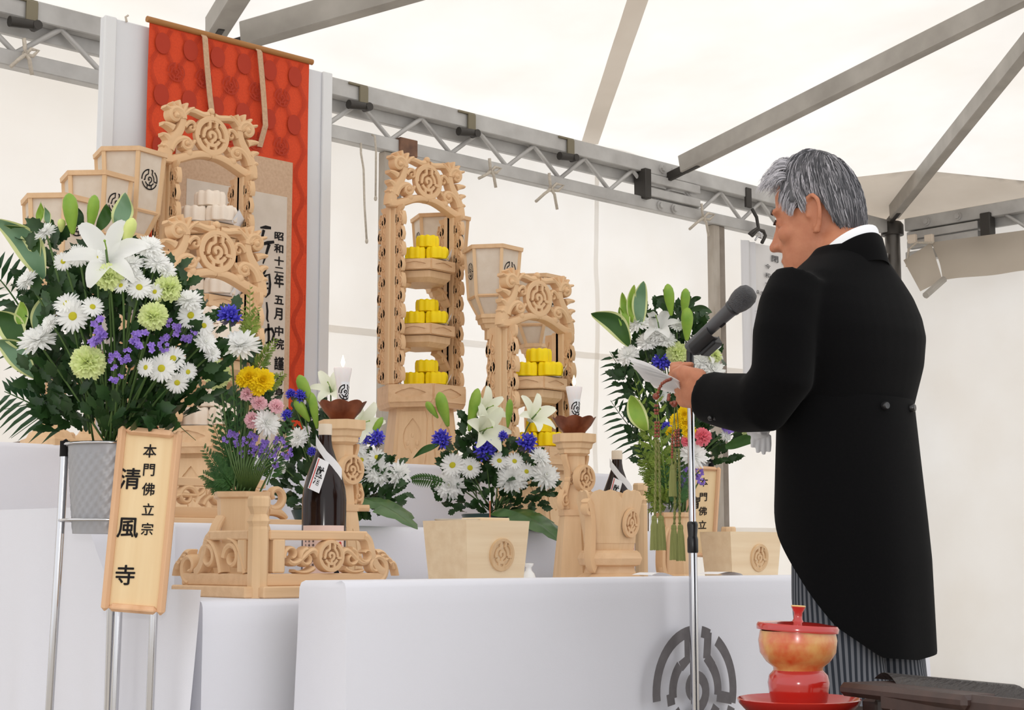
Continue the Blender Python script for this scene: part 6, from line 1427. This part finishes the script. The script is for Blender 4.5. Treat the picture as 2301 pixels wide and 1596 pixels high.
# ---- striped trousers
M_PANT = bpy.data.materials.new('striped_trouser'); M_PANT.use_nodes = True; n_, l_ = M_PANT.node_tree.nodes, M_PANT.node_tree.links; bs = n_['Principled BSDF']; bs.inputs['Roughness'].default_value = .8; bs.inputs['Specular IOR Level'].default_value = .2
an = n_.new('ShaderNodeAttribute'); an.attribute_name = 'arc'; mu = n_.new('ShaderNodeMath'); mu.operation = 'MULTIPLY'; mu.inputs[1].default_value = 2 * pi * 46; sn = n_.new('ShaderNodeMath'); sn.operation = 'SINE'; rp = n_.new('ShaderNodeValToRGB')
rp.color_ramp.elements[0].position = .38; rp.color_ramp.elements[0].color = lin((40, 44, 52)); rp.color_ramp.elements[1].position = .62; rp.color_ramp.elements[1].color = lin((104, 106, 112))
mp_ = n_.new('ShaderNodeMapRange'); mp_.inputs['From Min'].default_value = -1; l_.new(an.outputs['Fac'], mu.inputs[0]); l_.new(mu.outputs[0], sn.inputs[0]); l_.new(sn.outputs[0], mp_.inputs['Value']); l_.new(mp_.outputs['Result'], rp.inputs['Fac']); l_.new(rp.outputs['Color'], bs.inputs['Base Color'])
TRO = None
for sg in (-1, 1):
    m = MB(); N = 120; rings = []; arcs = []
    for j in range(64):
        z = 1.02 - .96 * j / 63; r0 = .070 + .014 * min(1, (1.02 - z) / .25) - .004 * min(1, (1.02 - z) / .6) + (.0 if z > .2 else .01)
        ring = []
        for k in range(N):
            th = 2 * pi * k / N; fold = 1 + .055 * math.sin(3 * th + z * 11 + sg) * (.4 + .6 * math.exp(-((z - .56) / .16) ** 2)) + .035 * math.sin(th * 2 - z * 26) * math.exp(-((z - .62) / .12) ** 2)
            ring.append((sg * .074 + .006 + r0 * fold * math.cos(th), -.004 - .026 * min(1, (1.02 - z) / .45) + r0 * 1.06 * fold * math.sin(th), z)); arcs.append(k / N)
        rings.append(ring)
    m.loft(rings, True, True); me = bpy.data.meshes.new('trouser_leg'); me.from_pydata(m.v, [], m.f); me.polygons.foreach_set('use_smooth', [True] * len(me.polygons)); at_ = me.attributes.new('arc', 'FLOAT', 'POINT'); at_.data.foreach_set('value', arcs); me.materials.append(M_PANT); me.update()
    link('trouser_leg', me, None, MAN)
    m = MB(); m.ball((sg * .085, .035, .045), (.052, .14, .045), 16, 10); m.box((sg * .085, .035, .012), (.09, .27, .024), .01); pm(m, 'shoe', M_INK)

# ================================================================ papers, rosary, gloves in his hands
t = thing('booklet', 'white folded ceremony papers held open in front of the man', 'booklet', PO)
# leaves fan from the spine under the thumb
def leaf(c0, du, dv, n_=10, curl=.0):
    m = MB()
    def P(a, b_):
        q = c0 + du * a + dv * b_; return (q.x, q.y, q.z + curl * math.sin(a * pi) + .002 * math.sin(b_ * 5))
    m.grid(P, n_, 4); return m.build('page', mat('thin_page_paper', (246, 246, 246), .8, spec=.1, trans=.5), t, smooth=True)
A_, B_ = at(1518, 852, t=PT + .06) - PO, at(1412, 812, t=PT + .17) - PO
for i, (du_, dv_, cu) in enumerate(((0, 0, .004), (4, 9, .003), (14, 19, .002), (34, 30, -.002), (2, -4, .010))):
    b0 = A_ + Vector((0, 0, -.002 * i)); b1 = at(1412 + du_, 812 + dv_, t=PT + .16) - PO; wv = Vector((.10, .055, -.006)) + Vector((0, 0, -.004 * i))
    leaf(b0 - wv * .12, b1 - b0, wv, curl=cu)
m = MB()
for k in range(3): m.tube([A_.lerp(B_, .2) + Vector((.012 + .02 * k, .01, .002)), A_.lerp(B_, .75) + Vector((.012 + .02 * k, .01, .003))], .0006, 4)
t2 = thing('rosary', 'rosary of brown beads with green cords and tassels hanging from the hand', 'rosary', PO); RO = PO
M_BEAD = mat('brown_wood_bead', (150, 72, 48), .3, spec=.6, noise_scale=60, rgb2=(122, 54, 36)); M_CORD = mat('olive_cord', (140, 142, 84), .8, noise_scale=200, rgb2=(100, 102, 52)); M_TASS = mat('olive_tassel', (140, 142, 86), .85, noise_scale=120, rgb2=(112, 116, 62), stretch=(1, 1, .05))
tr_ = PT + .035
def rp_(u, v, d=0.0): return at(u, v, t=tr_ + d) - PO
def beads(pts, px, name='bead_strand'):
    m = MB(); P = [rp_(*q) for q in pts]; r = px / 2 * tr_ / F_PX; acc = 0; L = []
    for a, b_ in zip(P, P[1:]):
        n_ = max(1, int((b_ - a).length / (r * 1.85)))
        for i in range(n_): L.append(a.lerp(b_, i / n_))
    for q in L: m.ball(q, r, 8, 6)
    return tag(m.build(name, M_BEAD, t2, smooth=True), kind='stuff')
beads([(1508, 852, .03), (1497, 856, .0), (1488, 862, -.01), (1481, 874), (1477, 890), (1474, 900)], 8); beads([(1503, 888, .02), (1502, 898, -.01), (1508, 906, -.01), (1514, 907, 0)], 8)
for u, v in ((1474, 891), (1515, 908)): m = MB(); m.ball(rp_(u, v), .0072, 12, 8); m.build('large_bead', M_BEAD, t2, smooth=True)
beads([(1473, 912), (1472, 922), (1474, 936)], 7); beads([(1477, 912), (1478, 922), (1477, 936)], 7); beads([(1473, 950), (1473, 988)], 7); beads([(1480, 950), (1480, 988)], 7)
beads([(1511, 978), (1510, 1034)], 6.5); beads([(1518, 968), (1518, 1008)], 7); beads([(1525, 966), (1525, 1008)], 7)
def cords(pts, r=.0028):
    P = [rp_(*q) for q in pts]; m = MB(); path = []; n_ = 40
    L = bez(*[tuple(p) for p in P], n=n_)
    for s_ in (0, pi): m.tube([Vector(p) + (RT * math.cos(i * 1.1 + s_) + FW * math.sin(i * 1.1 + s_)) * r * .55 for i, p in enumerate(L)], r * .62, 5)
    return m.build('cord', M_CORD, t2, smooth=True)
cords([(1474, 988), (1474, 1080), (1471, 1162)]); cords([(1480, 988), (1482, 1080), (1484, 1162)]); cords([(1517, 912, .0), (1514, 940), (1518, 968)], .0012); cords([(1521, 912, .0), (1522, 940), (1525, 968)], .0012); cords([(1517, 912), (1514, 945), (1511, 978)], .0010)
cords([(1518, 1008), (1518, 1090), (1515, 1178)]); cords([(1525, 1008), (1528, 1090), (1527, 1178)]); cords([(1510, 1034), (1510, 1046)], .002)
cords([(1476, 936), (1475, 943), (1476, 950)], .0012)
def tassel(u, v0, v1, wpx):
    a, b_ = rp_(u, v0), rp_(u, v1); r = wpx / 2 * tr_ / F_PX; H_ = (a - b_).length; n_ = 40; m = MB()
    m.loft([[(q * r * (1 + .06 * (1 if k % 2 else -1)) * math.cos(2 * pi * k / n_), q * r * (1 + .06 * (1 if k % 2 else -1)) * math.sin(2 * pi * k / n_), z * H_ + (.012 * H_ * math.sin(k * 2.3) if z < -.99 else 0)) for k in range(n_)] for q, z in ((.25, .02), (.55, -.02), (.62, -.10), (.55, -.14), (.75, -.3), (.92, -.7), (1.0, -1.0), (.6, -.98))])
    return m.build('tassel', M_TASS, t2, loc=a)
for q in ((1470, 1160, 1236, 20), (1485, 1160, 1236, 22), (1514, 1180, 1258, 20), (1529, 1180, 1260, 20), (1511, 1046, 1116, 18)): tassel(*q)
# gloves
gl = MB(); gt = PT + .10
def G(u, v, d=0): return at(u, v, t=gt + d) - PO
gl.tube([G(1700, 936), G(1704, 955), G(1708, 972), G(1711, 984)], [.024, .027, .023, .014], 14)
for (a, b_, c_) in (((1696, 972), (1692, 992), (1691, 1006)), ((1706, 980), (1703, 1002), (1703, 1018)), ((1716, 982), (1716, 1006), (1716, 1022)), ((1726, 978), (1728, 1000), (1728, 1016)), ((1688, 950), (1680, 964), (1684, 978))): gl.tube([G(*a), G(*b_), G(*c_)], [.0068, .0056, .0040], 10)
for i in range(4): gl.tube([G(1684 + 4 * i, 948 + 7 * i, -.012), G(1702 + 3 * i, 952 + 8 * i, -.03), G(1722, 950 + 9 * i, -.02)], .0030, 6)
me = remeshed(gl, 'white_gloves', .0018, 2); me.materials.append(mat('white_satin_glove', (248, 249, 252), .35, spec=.5, trans=.35)); o = bpy.data.objects.new('white_gloves', me); COL.objects.link(o); o.location = PO; tag(o, 'pair of white satin gloves hanging below the sleeve of the man', 'gloves')

# ================================================================ microphone on its stand
MT = 3.60; pb = at(1557, 1250, t=MT); pb.z = 0
t = thing('microphone_stand', 'chrome microphone stand with black clutch and clip', 'microphone stand', pb)
zc = lambda v: at(1557, v, t=MT).z
m = MB(); m.lathe([(.11, 0), (.115, .006), (.11, .016), (.03, .022), (.018, .05)], 32); m.build('base', M_INK, t, smooth=50)
m = MB(); m.tube([(0, 0, .03), (0, 0, zc(1235))], .0098, 20); m.build('lower_tube', M_CHROME, t, smooth=60)
m = MB(); m.tube([(0, 0, zc(1240)), (0, 0, zc(845))], .0082, 20); m.build('upper_tube', M_CHROME, t, smooth=60)
m = MB(); m.lathe([(.0115, zc(1243)), (.0125, zc(1240)), (.0125, zc(1212)), (.0115, zc(1208)), (.0105, zc(1205)), (.0125, zc(1180)), (.0115, zc(1174)), (.009, zc(1172))], 20); m.build('clutch', mat('black_rubber', (22, 22, 24), .3), t, smooth=50)
m = MB(); m.lathe([(.0105, zc(836)), (.0105, zc(812)), (.0095, zc(810)), (.0085, zc(796)), (.0085, zc(780))], 16); m.build('thread_adapter', mat('black_rubber', (22, 22, 24), .3), t, smooth=50)
a, b_ = at(1552, 782, t=MT - .02) - pb, at(1596, 740, t=MT - .045) - pb; mid = at(1578, 775, t=MT - .03) - pb
m = MB(); m.tube([at(1558, 790, t=MT) - pb, at(1570, 778, t=MT - .015) - pb], .011, 12); m.build('swivel', mat('black_plastic', (28, 28, 30), .4), t, smooth=50)
ax = (at(1672, 668, t=MT - .10) - at(1552, 778, t=MT)).normalized(); T = Matrix.Translation(at(1580, 766, t=MT - .03) - pb) @ facing_M(ax)
m = MB(); n = 20; ring = lambda r, z: [(r * math.cos(R(40 + 280 * k / (n - 1))), r * math.sin(R(40 + 280 * k / (n - 1))), z) for k in range(n)]
m.loft([ring(.0165, -.03), ring(.0185, -.03), ring(.0185, .034), ring(.0165, .034), ring(.0165, -.03)], False, False, T, closed=False); m.build('clip', mat('black_plastic', (28, 28, 30), .4), t, smooth=40)
m = MB(); m.box((.012, -.016, .002), (.030, .022, .050), .003, T); m.build('clip_foot', mat('black_plastic', (28, 28, 30), .4), t)
m = MB(); m.tube([at(1557, 785, t=MT - .014) - pb, at(1557, 785, t=MT - .022) - pb], .005, 10); m.build('screw', M_CHROME, t)
p0m, p1m = at(1546, 784, t=MT - .005), at(1690, 652, t=MT - .11); Lm = (p1m - p0m).length
t = thing('microphone', 'dark grey handheld microphone clipped to the stand', 'microphone', p0m); t.rotation_euler = facing_M(p1m - p0m).to_euler()
m = MB(); m.lathe([(.006, 0), (.0115, .001), (.0125, .006), (.0130, .02), (.0142, Lm * .40), (.0165, Lm * .66), (.0180, Lm * .69)], 24); m.build('handle', mat('grey_mic_body', (88, 89, 92), .45, metal=.3), t, smooth=50)
m = MB(); m.lathe([(.0185, Lm * .685), (.0192, Lm * .70), (.0192, Lm * .715), (.0185, Lm * .72)], 24); m.build('collar_ring', mat('dark_mic_ring', (70, 71, 74), .35, metal=.5), t, smooth=50)
m = MB(); m.lathe([(.0185, Lm * .72), (.0205, Lm * .74), (.0245, Lm * .80), (.0262, Lm * .86), (.0245, Lm * .93), (.0190, Lm * .975), (.009, Lm * .998), (.001, Lm)], 32); m.build('grille', mat('mic_grille', (104, 105, 108), .5, metal=.5, bump=1.0, bump_scale=420), t, smooth=True)
m = MB(); m.box((.0, -.0152, Lm * .50), (.007, .004, .016), .001); m.build('switch', M_INK, t)
# ================================================================ things in front: lacquer bowl, folding lectern
RBT = 2.2; rc = at(1796, 1600, t=RBT); zb_ = rc.z
M_LAC = mat('red_lacquer', (176, 34, 26), .16, spec=.6, coat=.5); M_GOLDL = mat('gold_flecked_lacquer', (196, 72, 34), .25, spec=.6, noise_scale=34, rgb2=(210, 158, 92), coat=.4)
t = thing('side_table', 'low dark table carrying the red lacquer bowl', 'table', (rc.x + .05, rc.y, 0))
m = MB(); m.box((0, 0, zb_ - .033), (.5, .36, .03), .005); m.build('top', mat('dark_table', (48, 34, 28), .4), t)
for sx_ in (-1, 1):
    for sy_ in (-1, 1): m = MB(); m.box((sx_ * .22, sy_ * .15, (zb_ - .048) / 2), (.035, .035, zb_ - .048), .003); m.build('leg', mat('dark_table', (48, 34, 28), .4), t)
k = RBT / F_PX
t = thing('lacquer_dish', 'wide shallow red lacquer dish under the lidded bowl', 'dish', (rc.x, rc.y, zb_ - .018))
m = MB(); m.lathe([(.045, 0), (.05, .002), (.052, .008), (.070, .016), (.084, .031), (.0855, .036), (.0835, .037), (.070, .021), (.045, .013), (.002, .012)], 48); m.build('dish', M_LAC, t, smooth=50)
t = thing('lidded_bowl', 'gold-flecked red lacquer bowl with lid on a red stand before the man', 'bowl', (rc.x, rc.y, zb_ - .005))
zz = lambda v: at(1796, v, t=RBT).z - zb_ + .005
m = MB(); m.lathe([(.030, .0), (.036, .003), (.0405, zz(1560)), (.0425, zz(1535)), (.0405, zz(1518)), (.036, zz(1510)), (.034, zz(1506)), (.003, zz(1508))], 40); m.build('stand', M_LAC, t, smooth=50)
m = MB(); m.lathe([(.034, zz(1513)), (.0345, zz(1500)), (.044, zz(1488)), (.0525, zz(1468)), (.0545, zz(1440)), (.0520, zz(1418)), (.050, zz(1418)), (.046, zz(1480)), (.003, zz(1490))], 48); m.build('bowl', M_GOLDL, t, smooth=50)
m = MB(); T = Matrix.Translation((0, 0, zz(1418))) @ Matrix.Rotation(R(3.5), 4, Vector((FW.x, FW.y, 0)).normalized()); m.lathe([(.050, -.002), (.0565, -.001), (.0572, .005), (.055, .0085), (.030, .0115), (.003, .0125)], 48, T); lid = m.build('lid', M_LAC, t, smooth=50)
m = MB(); m.lathe([(.0085, .011), (.0060, .016), (.0060, .024), (.0095, .031), (.0100, .033), (.0085, .0335), (.0078, .031), (.001, .030)], 24, T); m.build('lid_knob', M_LAC, lid, smooth=50)
m = MB(); m.lathe([(.0100, .0325), (.0104, .0335), (.0096, .0345), (.0088, .0338)], 24, T); m.build('gold_knob_rim', mat('gold_rim', (226, 190, 130), .3, metal=.6), lid, smooth=50)
# dark folding lectern edge
LT = 2.05; M_LW = mat('dark_brown_wood', (64, 44, 38), .5, noise_scale=40, rgb2=(50, 34, 30), stretch=(1, 1, .2)); M_LB = mat('black_leather', (40, 36, 36), .4, bump=.3, bump_scale=120)
p0, p1 = at(1986, 1572, t=LT), at(2330, 1612, t=LT - .25); t = thing('lectern', 'dark brown folding lectern with black padded top at the lower corner', 'lectern', (p0.x, p0.y, 0)); o0 = Vector((p0.x, p0.y, 0))
d = (p1 - p0); d2 = Vector((FW.x, FW.y, 0)).normalized()
m = MB(); beam(m, p0 - o0, p1 - o0, .022, .036, .008); m.build('front_rail', M_LW, t)
q0, q1 = at(2020, 1556, t=LT + .03), at(2330, 1590, t=LT - .22); m = MB(); n = 14
m.grid(lambda a, b_: tuple(q0.lerp(q1, a) + d2 * .16 * b_ + Vector((0, 0, .014 * math.sin(pi * min(1, b_ * 1.1)) + .006)) - o0), 14, 8); m.grid(lambda a, b_: tuple(q0.lerp(q1, a) + d2 * .16 * b_ - Vector((0, 0, .012)) - o0), 14, 8); 
m.build('padded_top', M_LB, t, smooth=True)
m = MB(); beam(m, q0 + d2 * .08 - o0, q1 + d2 * .08 - o0, .15, .018, .006); m.build('top_board', M_LW, t)
bolt(t, at(2080, 1573, t=LT - .065) - o0, -FW, .003, M_DARK, 'rivet')
for s_ in (.12, .85):
    for e_ in (0, .15): q = p0.lerp(p1, s_) + d2 * e_ - o0; m = MB(); m.box((q.x, q.y, (q.z - .01) / 2), (.024, .024, q.z - .01), .003); m.build('leg', M_LW, t)
q = at(1986, 1606, t=2.12); m = MB(); m.ball((0, 0, 0), (.026, .026, .013), 20, 10)
tag(m.build('brocade_pouch', mat('orange_brocade', (208, 112, 58), .7, noise_scale=160, rgb2=(228, 190, 120)), loc=(q.x, q.y, zb_ - .005), smooth=True), 'small orange brocade pouch beside the lacquer dish', 'pouch')
